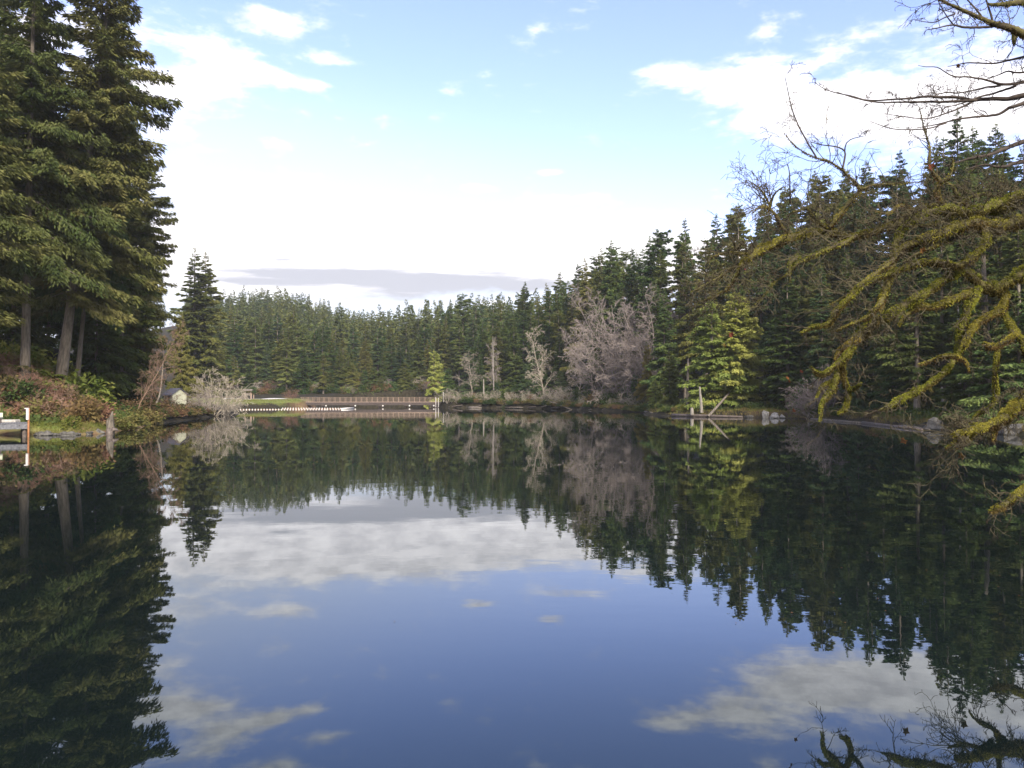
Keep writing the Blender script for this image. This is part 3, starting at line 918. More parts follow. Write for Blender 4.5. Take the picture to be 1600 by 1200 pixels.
x, y = pd(850, 191); place_bare('alder', x, y, 17.5, 'tanbark', 'alder_tree', 'tall pale bare alder with drooping twigs, middle of the far shore', 'tree', wide=.95)
x, y = pd(905, 180); place_bare('alder', x, y, 16.5, 'tanbark', 'alder_tree', 'pale bare alder just left of the grey bare thicket', 'tree', wide=.9)
for px, d, H in [(938, 172, 15), (952, 176, 21), (975, 168, 19), (990, 162, 17), (1003, 163, 23), (1022, 160, 25), (1012, 156, 15), (965, 165, 12), (930, 180, 19), (945, 182, 22), (985, 172, 23), (1012, 168, 27), (1000, 158, 18), (1022, 170, 29)]:
    x, y = pd(px, d)
    place_bare('maple' if H > 14 else 'alder', x, y, H, 'greytwig', 'maple_tree', 'bare grey maple in the thicket left of the right point', 'tree', 'bare maples of the grey thicket', wide=1.0)
x, y = pd(773, 214); place_bare('alder', x, y, 15, 'greytwig', 'alder_tree', 'thin bare grey alder between the two pale alders of the far shore', 'tree', wide=.7)
x, y = pd(1283, 106); place_bare('shrub', x, y, 7.0, 'greytwig', 'bare_shrub', 'grey bare shrub leaning over the right shore behind the mossy limb tip', 'shrub', wide=1.2)
x, y = pd(1262, 107); place_bare('shrub', x, y, 5.0, 'greytwig', 'bare_shrub', 'smaller grey bare shrub left of the leaning grey one on the right shore', 'shrub', wide=1.2)
x, y = pd(333, 121); place_bare('shrub', x, y, 7.6, 'tanbark', 'bare_shrub', 'big tan bare shrub at the tip of the left point', 'shrub', wide=1.15, lean=(0, .12))
x, y = pd(352, 126); place_bare('shrub', x, y, 5.4, 'tanbark', 'bare_shrub', 'lower tan bare shrub hanging over the water at the left point', 'shrub', wide=1.3, lean=(0, .25))
x, y = pd(312, 113); place_bare('shrub', x, y, 3.8, 'greytwig', 'bare_shrub', 'small greyish bare shrub beside the hut on the left point', 'shrub', wide=1.4)
x, y = pd(455, 208); place_bare('shrub', x, y, 3.2, 'redtwig', 'red_bush', 'round red brown bush at the left end of the footbridge', 'shrub', wide=1.5)
# low bare brush along the right waterline
for px in range(703, 1010, 15):
    d = interp(px, DSH_R) + rg.uniform(.6, 6.5)
    x, y = pd(px + rg.uniform(-4, 4), d)
    place_bare('shrub', x, y, rg.uniform(1.4, 4.4), ['greytwig', 'tanbark', 'redtwig'][px % 3], 'bare_shrub', 'low bare shrub along the far waterline right of the bridge', 'shrub', 'low bare shrubs at the far waterline', wide=float(rg.uniform(1.0, 1.6)))
for k in range(34):
    px = rg.uniform(336, 700); d = rg.uniform(249, 262) + (10 if px < 440 else 0)
    x, y = pd(px, d)
    if signed_dist(np.array([x]), np.array([y]))[0] < 1.0: continue
    place_bare('shrub', x, y, rg.uniform(2.5, 5), ['greytwig', 'tanbark', 'redtwig'][k % 3], 'bare_shrub', 'bare shrub at the forest edge behind the beach and bridge', 'shrub', 'bare shrubs behind the beach and bridge', wide=1.4)
# brush of the left bank
for px in range(4, 262, 16):
    for row in range(3):
        d = interp(px, [(0, 66), (110, 63), (170, 68), (215, 80), (260, 95)]) + 4.2 + row * 3.2 + rg.uniform(-1, 1)
        x, y = pd(px + rg.uniform(-4, 4), d)
        if signed_dist(np.array([x]), np.array([y]))[0] < 3.2: continue
        place_bare('brush' if rg.random() < .4 else 'shrub', x, y, rg.uniform(1.1, 2.9), ['redtwig', 'banktwig', 'banktwig', 'redtwig'][int(rg.integers(4))], 'bare_brush', 'bare twiggy brush on the slope of the left bank', 'shrub', 'bare brush on the left bank', wide=1.2)
for px, d, H, ln in [(212, 87, 11.5, .35), (232, 92, 8.0, .25)]:
    x, y = pd(px, d)
    place_bare('alder', x, y, H, 'banktwig', 'alder_sapling', 'pale bare sapling leaning right over the left bank' if H > 10 else 'thin pale bare sapling beside the longer leaning one', 'tree', wide=.55, lean=(0, ln))
# crooked trunk leaning from the point
P = [pw(236, 648, 100), pw(243, 634, 100), pw(249, 618, 100.5), pw(252, 600, 101), pw(254, 575, 101), pw(255, 552, 101.5)]
e = build('dead_tree', [(*tube(P, [.16, .13, .11, .09, .06, .03], 7, noise=.1), 0, True)], M['tanbark'])
tag(e, 'thin crooked bare trunk rising from the undercut bank before the hut', 'dead tree')

# ------------------------------------------------------------------ leafy bushes, ferns, grass
def bush_parts(seed, n, rx, rz, sl, sw, flat=0.5, clumps=14):
    rg = np.random.default_rng(seed)
    c = rand_dirs(rg, clumps) * (rg.random((clumps, 1)) ** .4) * np.array([rx, rx, rz])
    c[:, 2] = np.abs(c[:, 2])
    ci = rg.integers(clumps, size=n)
    P = c[ci] + rg.normal(0, .22, (n, 3)) * np.array([rx, rx, rz])
    P[:, 2] = np.maximum(P[:, 2], 0.02)
    D = unit(P * np.array([1, 1, .6]) + rg.normal(0, .5, (n, 3)) * rx)
    D[:, 2] -= .2
    D = unit(D)
    S = unit(np.cross(D, unit(np.array([0, 0, 1.]) + rg.normal(0, flat, (n, 3)))))
    return kites(P, D, S, sl * rg.uniform(.6, 1.3, n), sw * rg.uniform(.7, 1.3, n))
bush_data = [build('foliage', [(*bush_parts(400 + i, 900, 1.0, 1.0, .26, .07), 0, False)], M['bank_brush'], link=False).data for i in range(4)]
def fern_parts(seed, fronds=16, ln=1.1):
    rg = np.random.default_rng(seed)
    Ps, Ds, Ss, Ls, Ws = [], [], [], [], []
    for f in range(fronds):
        az = rg.uniform(0, 6.283)
        rad = np.array([math.cos(az), math.sin(az), 0]); per = np.array([-math.sin(az), math.cos(az), 0])
        l = ln * rg.uniform(.7, 1.2)
        s = np.linspace(.12, 1, 11)
        zc = l * (1.1 * s - .95 * s ** 2) + .02
        ax = rad[None] * (l * s * .85)[:, None] + np.array([0, 0, 1.])[None] * zc[:, None]
        for sg in (-1, 1):
            Ps.append(ax); d = unit(per * sg + rad * .5 + np.array([0, 0, -.1]))
            Ds.append(np.tile(d, (11, 1))); Ss.append(np.tile(unit(rad + np.array([0, 0, .2])), (11, 1)))
            Ls.append(l * .22 * np.sin(np.clip(s, 0, .97) * PI) + .02); Ws.append(np.full(11, .045 * l))
    return kites(np.concatenate(Ps), np.concatenate(Ds), np.concatenate(Ss), np.concatenate(Ls), np.concatenate(Ws), .15)
fern_data = [build('fronds', [(*fern_parts(500 + i), 0, False)], M['fern'], link=False).data for i in range(3)]
bi_no = [0]
def place_leafy(data, x, y, s, mt, name, label, cat, group=None, sz=None, z=None):
    o = bpy.data.objects.new(name, data[bi_no[0] % len(data)])
    bi_no[0] += 1
    COL.objects.link(o)
    o.location = (x, y, (gz(x, y) if z is None else z) - .03)
    o.rotation_euler = (0, 0, bi_no[0] * 1.7)
    o.scale = (s, s, sz or s)
    o.material_slots[0].link = 'OBJECT'
    o.material_slots[0].material = M[mt]
    return tag(o, label, cat, group)
# left bank
x, y = pd(128, 66.5); place_leafy(bush_data, x, y, 1.45, 'rustbush', 'orange_bush', 'rounded orange brown bush at the water edge of the left bank', 'shrub', sz=1.9)
x, y = pd(152, 67.5); place_leafy(bush_data, x, y, 1.3, 'bank_brush', 'brown_bush', 'brown bush between the orange bush and the old stump', 'shrub', sz=1.5)
x, y = pd(112, 64.6); place_leafy(bush_data, x, y, .62, 'fern', 'green_bush', 'small bright green bush in front of the orange bush', 'shrub', sz=.75)
for px, d, s in [(186, 70, 1.2), (200, 74, 1.3), (215, 81, 1.4), (230, 86, 1.3)]:
    x, y = pd(px, d + 1.5); place_leafy(bush_data, x, y, s, 'drygrass', 'waterside_bush', 'yellow green low bush along the left bank right of the stump', 'shrub', 'low bushes right of the old stump', sz=s * .8)
for px, d, s in [(262, 102, 1.2), (278, 107, 1.15), (294, 111, 1.2), (248, 97, 1.4), (305, 115, 1.3)]:
    x, y = pd(px, d + 1.0); place_leafy(bush_data, x, y, s, 'bank_brush', 'overhanging_bush', 'red brown bush overhanging the undercut bank in front of the hut', 'shrub', 'bushes on the undercut bank', sz=s * .75)
for px, d, s in [(30, 76, 1.9), (15, 74, 2.0), (60, 78, 2.0), (75, 82, 1.8), (50, 73, 1.7), (105, 76, 2.0), (118, 74, 1.7), (5, 71, 1.8), (90, 79, 1.7), (135, 78, 1.8)]:
    x, y = pd(px, d); place_leafy(fern_data, x, y, s * 1.3, 'fern', 'sword_fern', 'yellow green sword fern on the left slope below the giant spruces', 'fern', 'sword ferns on the left slope')
for px, d, s in [(30, 78, 2.2), (62, 80, 2.4), (10, 77, 2.2), (112, 79, 2.2), (130, 82, 2.4), (85, 84, 2.2)]:
    x, y = pd(px, d); place_leafy(bush_data, x, y, s, 'fern', 'salal_bush', 'bright green leafy bush at the foot of the giant spruces', 'shrub', 'green bushes at the grove foot', sz=s * 1.1)
for k in range(95):
    px = rg.uniform(0, 250)
    d = interp(px, [(0, 66), (110, 63), (170, 68), (215, 80), (260, 95)]) + rg.uniform(4, 16)
    x, y = pd(px, d)
    if signed_dist(np.array([x]), np.array([y]))[0] < 3: continue
    s = rg.uniform(.7, 1.7)
    place_leafy(bush_data, x, y, s, ['bank_brush', 'drygrass', 'bank_brush', 'drygrass', 'fern', 'bank_brush', 'darkleaf'][int(rg.integers(7))], 'bank_bush', 'autumn coloured low bush scattered over the left slope', 'shrub', 'autumn bushes on the left slope', sz=s * .9)
for k in range(60):
    px = rg.uniform(340, 1010)
    d = (rg.uniform(247, 264) + (10 if px < 440 else 0)) if px < 690 else interp(px, DSH_R) + rg.uniform(3, 14)
    x, y = pd(px, d)
    if signed_dist(np.array([x]), np.array([y]))[0] < 1.5: continue
    sc = rg.uniform(1.2, 2.4)
    place_leafy(bush_data, x, y, sc, ['darkleaf', 'darkleaf', 'bank_brush'][k % 3], 'shore_bush', 'low leafy bush at the forest edge along the far shore', 'shrub', 'leafy bushes along the far shore', sz=sc * .9)
for k, px in enumerate(range(452, 700, 13)):
    d = rg.uniform(248, 262)
    x, y = pd(px + rg.uniform(-5, 5), d)
    if signed_dist(np.array([x]), np.array([y]))[0] < 1.2: continue
    place_tree('hemlock', x, y, rg.uniform(5, 11), ['hemlock', 'fir', 'olive'][k % 3], 'young_conifer', 'low young conifer in the dark band right behind the footbridge rails', 'tree', 'young conifers behind the footbridge', wide=1.25)
for k, px in enumerate(range(706, 1000, 24)):
    d = interp(px, DSH_R) + rg.uniform(5, 12)
    x, y = pd(px + rg.uniform(-6, 6), d)
    place_tree('hemlock', x, y, rg.uniform(4, 9), ['hemlock', 'bluefir'][k % 2], 'young_conifer', 'small dark conifer among the bare trees of the far shore', 'tree', 'young conifers among the bare trees', wide=1.2)
for px in range(232, 330, 7):
    d = interp(px, [(215, 78), (250, 91), (300, 105), (360, 130)])
    x, y = pd(px, d)
    while signed_dist(np.array([x]), np.array([y]))[0] < .9:
        d += .4
        x, y = pd(px, d)
    place_leafy(bush_data, x, y, rg.uniform(.8, 1.2), ['darkleaf', 'bank_brush', 'bank_brush'][px % 3], 'bank_bush', 'low brown and dark bush hanging over the undercut bank of the point', 'shrub', 'bushes hanging over the point', sz=.75)
for px in list(range(342, 700, 7)):
    d = 215 if px > 480 else 246
    x, y = pd(px, d)
    while signed_dist(np.array([x]), np.array([y]))[0] < 2.2 or d < 246:
        d += 1.0
        x, y = pd(px, d)
    sc = rg.uniform(1.3, 2.3)
    place_leafy(bush_data, x, y + rg.uniform(0, 3), sc, ['darkleaf', 'hemlock', 'darkleaf', 'bank_brush'][int(rg.integers(4))], 'shore_bush', 'dark bush at the foot of the forest behind the footbridge and lawn', 'shrub', 'dark bushes behind the footbridge', sz=sc * .9)
for px in range(700, 1010, 9):
    d = interp(px, DSH_R) - 2
    x, y = pd(px, d)
    while signed_dist(np.array([x]), np.array([y]))[0] < .35:
        d += .3
        x, y = pd(px, d)
    sc = rg.uniform(.6, 1.4)
    place_leafy(bush_data, x, y, sc, ['darkleaf', 'bank_brush', 'darkleaf', 'drygrass'][int(rg.integers(4))], 'waterline_bush', 'small bush at the waterline under the bare trees of the far shore', 'shrub', 'small bushes under the bare trees', sz=sc * .8)
# right shore understory
for k in range(60):
    px = rg.uniform(1025, 1440)
    d = interp(px, DSH_R) + rg.uniform(1.5, 9)
    x, y = pd(px, d)
    s = rg.uniform(.5, 1.1)
    if 1070 < px < 1165: s *= .5
    place_leafy(bush_data, x, y, s, ['darkleaf', 'fern', 'darkleaf', 'bank_brush'][int(rg.integers(4))], 'shore_bush', 'low leafy bush in the undergrowth of the right shore', 'shrub', 'undergrowth bushes on the right shore', sz=s * .8)
for px, d, s in [(1432, 84, 1.5), (1450, 80, 1.4), (1415, 88, 1.5), (1475, 78, 1.2)]:
    x, y = pd(px, d); place_leafy(fern_data, x, y, s, 'hemlock' if px < 1440 else 'fern', 'sword_fern', 'green fern behind the log on the right shore', 'fern', 'ferns on the right shore')

def blades(seed, pts, hl, wd, tilt=.35):
    rg = np.random.default_rng(seed)
    n = len(pts)
    D = unit(np.stack([rg.normal(0, tilt, n), rg.normal(0, tilt, n), np.ones(n)], -1))
    S = unit(np.cross(D, rand_dirs(rg, n)))
    return kites(np.asarray(pts, float), D, S, hl * rg.uniform(.5, 1.3, n), wd * rg.uniform(.7, 1.2, n), .15)
def scatter(seed, n, px0, px1, dfun, lo, hi):
    rg = np.random.default_rng(seed)
    px = rg.uniform(px0, px1, n)
    d = np.array([dfun(p) for p in px]) + rg.uniform(lo, hi, n)
    x = (px - 800) / F * d
    sd = signed_dist(x, d)
    k = sd > .35
    x, d = x[k], d[k]
    return np.stack([x, d, ground(x, d) - .02], -1)
dl = lambda p: interp(p, [(0, 63), (50, 62), (110, 62), (170, 66), (215, 78), (250, 91), (300, 105), (360, 130)])
dr = lambda p: interp(p, DSH_R)
go = build('grass', [(*blades(1, scatter(1, 9000, 40, 240, dl, .3, 4.5), .34, .022), 0, False), (*blades(2, scatter(2, 12000, 1440, 1640, dr, .2, 12), .42, .025), 1, False), (*blades(3, scatter(3, 7000, 366, 480, lambda p: 182, -8, 24), .28, .05), 0, False), (*blades(4, scatter(4, 6000, 700, 1440, dr, .1, 3), .5, .04), 1, False)], [M['grass'], M['drygrass']])
tag(go, 'autumn grass along the banks of the lake', 'grass', kind='stuff')
# forest floor plants of both shores
pts = np.concatenate([scatter(5, 9000, 0, 330, dl, 3, 26), scatter(6, 12000, 1010, 1640, dr, 2, 30), scatter(7, 9000, 560, 1010, lambda p: interp(p, [(560, 262), (690, 210), (1010, 150)]), .5, 22), scatter(8, 13000, 335, 720, lambda p: 246, 0, 55)])
rr = np.random.default_rng(9)
pts[:, 2] += rr.random(len(pts)) * .5
uo = build('undergrowth', [(*kites(pts, unit(rr.normal(size=(len(pts), 3)) + [0, 0, .5]), rand_dirs(rr, len(pts)), np.where(pts[:, 1] > 240, .95, .55), np.where(pts[:, 1] > 240, .26, .14)), 0, False)], M['darkleaf'])
tag(uo, 'dark leafy undergrowth on the forest floor', 'undergrowth', kind='stuff')

# ------------------------------------------------------------------ footbridge
def beam(p0, p1, w, h):
    p0, p1 = np.array(p0, float), np.array(p1, float)
    c = (p0 + p1) / 2
    L = math.hypot(p1[0] - p0[0], p1[1] - p0[1])
    return box(c[0], c[1], c[2], L, w, h, math.atan2(p1[1] - p0[1], p1[0] - p0[0]))
BA, BB = np.array([-58.5, 209.0]), np.array([-19.2, 212.5])
def bp_(t, side=0.0, z=0.0):
    d = (BB - BA) / np.linalg.norm(BB - BA)
    n = np.array([d[1], -d[0]])
    p = BA + (BB - BA) * t + n * side
    return (p[0], p[1], z)
BRZ = math.atan2(BB[1] - BA[1], BB[0] - BA[0])
bridge = empty('footbridge', (0, 0, 0))
tag(bridge, 'long low wooden footbridge on dark piers crossing the far end of the lake', 'bridge')
DECK = 1.45
build('deck', [(*beam(bp_(0, 0, DECK), bp_(1, 0, DECK), 2.6, .12), 0, False)], M['wood_brown'], bridge)
for s in (1.22, -1.22):
    build('girder', [(*beam(bp_(.01, s, DECK - .47), bp_(1, s, DECK - .47), .3, .80), 0, False)], M['wood_dark'], bridge)
NP = 27
post_m = None
for s in (1.2, -1.2):
    for i in range(NP):
        p = bp_(.06 + .935 * i / (NP - 1), s, DECK + .62)
        if post_m is None:
            po = build('rail_post', [(*box(0, 0, 0, .13, .13, 1.16), 0, False)], M['wood_rail'], bridge)
            post_m = po.data
        else:
            po = bpy.data.objects.new('rail_post', post_m); COL.objects.link(po); po.parent = bridge
        po.location = p; po.rotation_euler = (0, 0, BRZ)
    build('top_rail', [(*beam(bp_(.05, s, DECK + 1.245), bp_(1, s, DECK + 1.245), .2, .09), 0, False)], M['wood_rail'], bridge)
    for zz in (.3, .62, .93):
        build('rail', [(*beam(bp_(.06, s + .09, DECK + zz), bp_(.995, s + .09, DECK + zz), .04, .07), 0, False)], M['wood_rail'], bridge)
for i, t_ in enumerate((.205, .40, .585, .765, .93)):
    pier = empty('pier'); pier.parent = bridge
    parts = []
    for s in (-1.05, 0, 1.05):
        for q in (-.45, .45):
            p = bp_(t_ + q / 39.0, s, 0)
            parts.append((*tube([(p[0], p[1], -2.6), (p[0], p[1], DECK - .9)], .16, 8), 0, True))
            build('pile', [parts[-1]], M['wood_dark'], pier)
    build('pier_cap', [(*beam(bp_(t_, -1.45, DECK - .98), bp_(t_, 1.45, DECK - .98), 1.3, .2), 0, False)], M['wood_dark'], pier)
    p = bp_(t_ + .018, 1.52, DECK - .98)
    a = np.linspace(0, 2 * PI, 17)[:-1]
    ring = np.stack([np.cos(a) * .2, np.zeros(16), np.sin(a) * .2], -1)
    V = np.vstack([ring + [0, .06, 0], ring * .98, ring * .8 + [0, -.03, 0]]) + np.array(p)
    i_ = np.arange(16); j_ = (i_ + 1) % 16
    Qd = np.concatenate([np.stack([i_, j_, j_ + 16, i_ + 16], -1), np.stack([i_ + 16, j_ + 16, j_ + 32, i_ + 32], -1), np.array([[32, 33, 34, 47], [34, 35, 46, 47], [35, 36, 45, 46], [36, 37, 44, 45], [37, 38, 43, 44], [38, 39, 42, 43], [39, 40, 41, 42]])])
    build('round_plate', [(V, Qd, 0, False)], M['white'], pier)
build('abutment', [(*box(*bp_(.965, 0, .2), 3.2, 2.4, 1.9, BRZ), 0, False)], M['wood_dark'], bridge)
for px, h, lab in [(681, 2.5, 'white post at the right end of the footbridge, left one of the close pair'), (685, 2.4, 'white post at the right end of the footbridge, right one of the close pair'), (693, 2.6, 'single white post standing apart right of the footbridge end')]:
    x, y = pd(px, 208.5)
    z0 = max(gz(x, y), .2)
    o = build('white_post', [(*box(x, y, z0 + h / 2 - .1, .13, .13, h, 0, .03), 0, False), (*box(x, y, z0 + h - .06, .17, .17, .1, 0, .03), 0, False)], M['white'])
    tag(o, lab, 'post')

# ------------------------------------------------------------------ beach: float lines, kiosk, path
def float_line(name, label, a, b, n, r):
    e = empty(name, (0, 0, 0))
    tag(e, label, 'buoy line')
    a = np.array(a); b = np.array(b)
    tt = np.linspace(0, 1, n)
    rp = a[None] + (b - a)[None] * tt[:, None]
    rp = np.column_stack([rp, np.full(n, .05)])
    build('rope', [(*tube(rp, .025, 4), 0, True)], M['rustpost'], e)
    lat = [(-1.0, 0.0), (-.7, .7), (0, 1.0), (.7, .7), (1.0, 0.0)]
    ringn = 8
    prof = [(-1.15, .3), (-.8, .8), (0, 1), (.8, .8), (1.15, .3)]
    P = [(u * r, 0, 0) for u, _ in prof]
    V, Qf = tube(P, [q * r for _, q in prof], ringn)
    dat = build('float', [(V, Qf, 0, True)], M['white'], link=False).data
    for i in range(n):
        o = bpy.data.objects.new('float', dat)
        COL.objects.link(o); o.parent = e
        o.location = (rp[i, 0], rp[i, 1], .07)
        o.rotation_euler = (0, 0, math.atan2(b[1] - a[1], b[0] - a[0]))
fa, fb = pd(376, 176), pd(534, 180)
float_line('buoy_line', 'long row of white floats marking the swimming area, nearer row', fa, fb, 36, .125)
fa, fb = pd(442, 194), pd(545, 192)
float_line('buoy_line', 'shorter row of white floats farther out, just below the footbridge', fa, fb, 26, .115)
a_, b_ = pd(534, 180), pd(552, 190)
o = build('boom_log', [(*tube([(a_[0], a_[1], .1), ((a_[0] + b_[0]) / 2, (a_[1] + b_[1]) / 2, .16), (b_[0], b_[1], .12)], .2, 8), 0, True)], M['white'])
tag(o, 'white floating boom closing the right end of the float rows', 'boom')

# kiosk
x, y = pd(387.5, 213)
z0 = gz(x, y)
kio = empty('notice_kiosk', (x, y, z0)); tag(kio, 'small roofed notice board beside the path on the beach lawn', 'kiosk')
for s in (-.75, .75):
    build('post', [(*box(s, 0, 1.1, .16, .16, 2.4), 0, False)], M['wood_brown'], kio)
build('notice_board', [(*box(0, -.02, 1.35, 1.2, .08, .75), 0, False)], M['driftwood'], kio)
for s in (-1, 1):
    V = np.array([(-1.3, 0, 2.75), (1.3, 0, 2.75), (1.3, s * .75, 2.3), (-1.3, s * .75, 2.3)])
    V2 = V + [0, 0, -.1]
    rf = build('roof_slope', [(np.vstack([V, V2]), [(0, 1, 2, 3), (7, 6, 5, 4), (0, 4, 5, 1), (1, 5, 6, 2), (2, 6, 7, 3), (3, 7, 4, 0)], 0, False)], M['driftwood'], kio)
for px, d, h in [(393, 211, 1.5), (396.5, 210, 1.1)]:
    x, y = pd(px, d)
    o = build('marker_post', [(*box(x, y, gz(x, y) + h / 2, .18, .18, h), 0, False), (*box(x, y, gz(x, y) + h + .02, .22, .22, .06), 0, False)], M['wood_brown'])
    tag(o, 'short brown marker post right of the notice board, ' + ('the taller one' if h > 1.3 else 'the shorter one'), 'post')
# gravel path to the bridge
pp = [pd(352, 212), pd(400, 213), pd(440, 212), (-58.6, 209.6)]
pp = np.array(pp)
tt = np.linspace(0, 1, 30)
cx = np.interp(tt, [0, .33, .7, 1], pp[:, 0]); cy = np.interp(tt, [0, .33, .7, 1], pp[:, 1])
czv = np.maximum(ground(cx, cy), np.maximum(ground(cx, cy + 1.2), ground(cx, cy - 1.2))) + .05
czv = np.maximum(czv, np.interp(tt, [0, .6, 1], [0, 0, 1.42]))
L_ = np.column_stack([cx, cy - 1.3, czv]); R_ = np.column_stack([cx, cy + 1.3, czv])
Vp = np.stack([L_, R_, L_ - [0, .25, .9], R_ + [0, .25, -.9]], 1).reshape(-1, 3)
Qp = []
for i in range(29):
    a4, b4 = i * 4, i * 4 + 4
    Qp += [(a4, b4, b4 + 1, a4 + 1), (a4 + 2, b4 + 2, b4, a4), (a4 + 1, b4 + 1, b4 + 3, a4 + 3)]
o = build('path', [(Vp, Qp, 0, False)], M['gravel']); tag(o, 'pale gravel path from the beach lawn up to the footbridge', kind='structure')

# ------------------------------------------------------------------ hut on the left point
hx, hy = pd(274, 121)
hz = gz(hx, hy) + .75
hut = empty('hut', (hx, hy, hz), math.radians(-42)); hut.scale = (.84, .84, .84)
tag(hut, 'small pale yellow hut with slate grey gable roof on the left point', 'hut')
Lh, Wh, Eh, Rh = 3.4, 2.6, 1.75, 2.75     # length along local x, gable ends at +-x
V = np.array([(-Lh / 2, -Wh / 2, -1.2), (Lh / 2, -Wh / 2, -1.2), (Lh / 2, Wh / 2, -1.2), (-Lh / 2, Wh / 2, -1.2), (-Lh / 2, -Wh / 2, Eh), (Lh / 2, -Wh / 2, Eh), (Lh / 2, Wh / 2, Eh), (-Lh / 2, Wh / 2, Eh), (-Lh / 2, 0, Rh), (Lh / 2, 0, Rh)])
build('wall', [(V, [(0, 1, 5, 4), (2, 3, 7, 6), (1, 2, 6, 5), (3, 0, 4, 7)], 0, False), (V, [(5, 6, 9), (7, 4, 8)], 0, False)], M['palewall'], hut)
for s in (-1, 1):
    y1, z1 = s * (Wh / 2 + .35), Eh - .28
    Vr = np.array([(-Lh / 2 - .3, 0, Rh + .06), (Lh / 2 + .3, 0, Rh + .06), (Lh / 2 + .3, y1, z1 + .06), (-Lh / 2 - .3, y1, z1 + .06)])
    V2 = Vr + [0, 0, .1]
    build('roof_slope', [(np.vstack([V2, Vr]), [(0, 1, 2, 3), (7, 6, 5, 4), (0, 4, 5, 1), (1, 5, 6, 2), (2, 6, 7, 3), (3, 7, 4, 0)], 0, False)], M['roof'], hut)
build('door', [(*box(.2, -Wh / 2 - .03, .55, .8, .08, 1.8), 0, False)], M['wood_dark'], hut)
build('window', [(*box(-1.0, -Wh / 2 - .03, 1.0, .6, .06, .6), 0, False)], M['wood_dark'], hut)

# ------------------------------------------------------------------ dock at the left edge
dock = empty('dock', (-37.75, 61.0, 0), math.radians(34)); tag(dock, 'low grey wooden dock reaching out from the left picture edge', 'dock')
DZ = 1.02
npl = 64
pl = build('plank', [(*box(0, 0, 0, .165, 3.2, .06, 0, .012), 0, False)], M['wood_grey'], dock)
pl.location = (-.1, 1.6, DZ)
for i in range(1, npl):
    o = bpy.data.objects.new('plank', pl.data); COL.objects.link(o); o.parent = dock
    o.location = (-.1 - i * .182, 1.6 + rg.uniform(-.02, .02), DZ + rg.uniform(-.004, .004))
for yy in (.06, 3.15):
    build('fascia_beam', [(*box(-5.9, yy, DZ - .24, 11.8, .1, .40, 0, .02), 0, False)], M['wood_grey'], dock)
build('end_beam', [(*box(.05, 1.6, DZ - .24, .1, 2.98, .40, 0, .02), 0, False)], M['wood_grey'], dock)
for i in range(8):
    build('bolt', [(*tube([(-.6 - i * 1.35, .01, DZ - .16), (-.6 - i * 1.35, -.05, DZ - .16)], .045, 6), 0, False)], M['wood_dark'], dock)
for i, xx in enumerate((-.25, -2.9, -5.7, -8.6, -11.4)):
    for yy in (.35, 2.8):
        build('pile', [(*tube([(xx, yy, -2.5), (xx, yy, DZ - .05)], .17, 9), 0, True)], M['wood_dark' if i else 'wetwood'], dock)
build('concrete_footing', [(*box(-2.35, 1.9, -.2, .9, 2.2, 1.5), 0, False)], M['concrete'], dock)
mp_ = empty('mooring_post', (-37.62, 60.8, 0)); tag(mp_, 'rusty orange mooring post with a white cap sleeve at the dock corner', 'post')
build('pole', [(*tube([(0, 0, -2.5), (0, 0, 1.6), (0, 0, 2.2)], .075, 10), 0, True)], M['rustpost'], mp_)
build('white_sleeve', [(*box(-.03, -.1, 1.74, .17, .13, .86, 0, .02), 0, False), (*box(-.09, -.1, 2.19, .30, .16, .08, 0, .02), 0, False)], M['white'], mp_)
# bench on the dock
bn = empty('dock_bench', (-40.75, 61.0, DZ + .03), math.radians(36)); tag(bn, 'pale bench at the far left standing on the grey dock', 'bench')
build('backrest', [(*box(0, .32, .62, 1.7, .06, .34), 0, False)], M['palewall'], bn)
build('seat', [(*box(0, .02, .40, 1.7, .46, .06), 0, False)], M['wood_grey'], bn)
for s in (-.7, .7):
    build('leg', [(*box(s, .02, .185, .1, .4, .37), 0, False)], M['wood_dark'], bn)
o = build('stone_slab', [(*box(-41.6, 64.2, DZ + .05, 1.9, .9, .3, .1, .06), 0, False)], M['concrete']); tag(o, 'grey flat slab lying beside the bench at the dock', 'slab')

# ------------------------------------------------------------------ stump, snags, logs, rocks
def rockmesh(seed, r, sq=(1, 1, .7)):
    rg = np.random.default_rng(seed)
    n, k = 10, 7
    V = []
    for i in range(k):
        th = PI * (i + .5) / k
        for j in range(n):
            ph = 2 * PI * j / n
            d = np.array([math.sin(th) * math.cos(ph), math.sin(th) * math.sin(ph), math.cos(th)])
            q = 1 + .22 * math.sin(3.1 * d[0] + seed) + .18 * math.sin(4.3 * d[1] + 2 * seed) + .15 * math.sin(5 * d[2] + seed) + rg.normal(0, .04)
            V.append(d * r * q * np.array(sq))
    V = np.array(V)
    V = np.vstack([V, V[:n].mean(0) + [0, 0, .05 * r], V[-n:].mean(0)])
    Q_ = []
    for i in range(k - 1):
        for j in range(n):
            Q_.append((i * n + j, (i + 1) * n + j, (i + 1) * n + (j + 1) % n, i * n + (j + 1) % n))
    T_ = [(j, (j + 1) % n, k * n) for j in range(n)] + [((k - 1) * n + (j + 1) % n, (k - 1) * n + j, k * n + 1) for j in range(n)]
    return [(V, Q_, 0, False), (V, T_, 0, False)]
def rock(px, d, r, mt, label, sq=(1, 1, .7), z=None, group=None):
    x, y = pd(px, d)
    o = build('rock', rockmesh(int(px) % 97, r, sq), M[mt], loc=(x, y, max(gz(x, y), 0) + r * .2 if z is None else z))
    o.rotation_euler = (0, 0, px % 6)
    return tag(o, label, 'rock', group)
rock(1463, 71.5, 1.0, 'rock', 'grey boulder at the water edge below the grassy right bank', (1.1, .9, .75), .2)
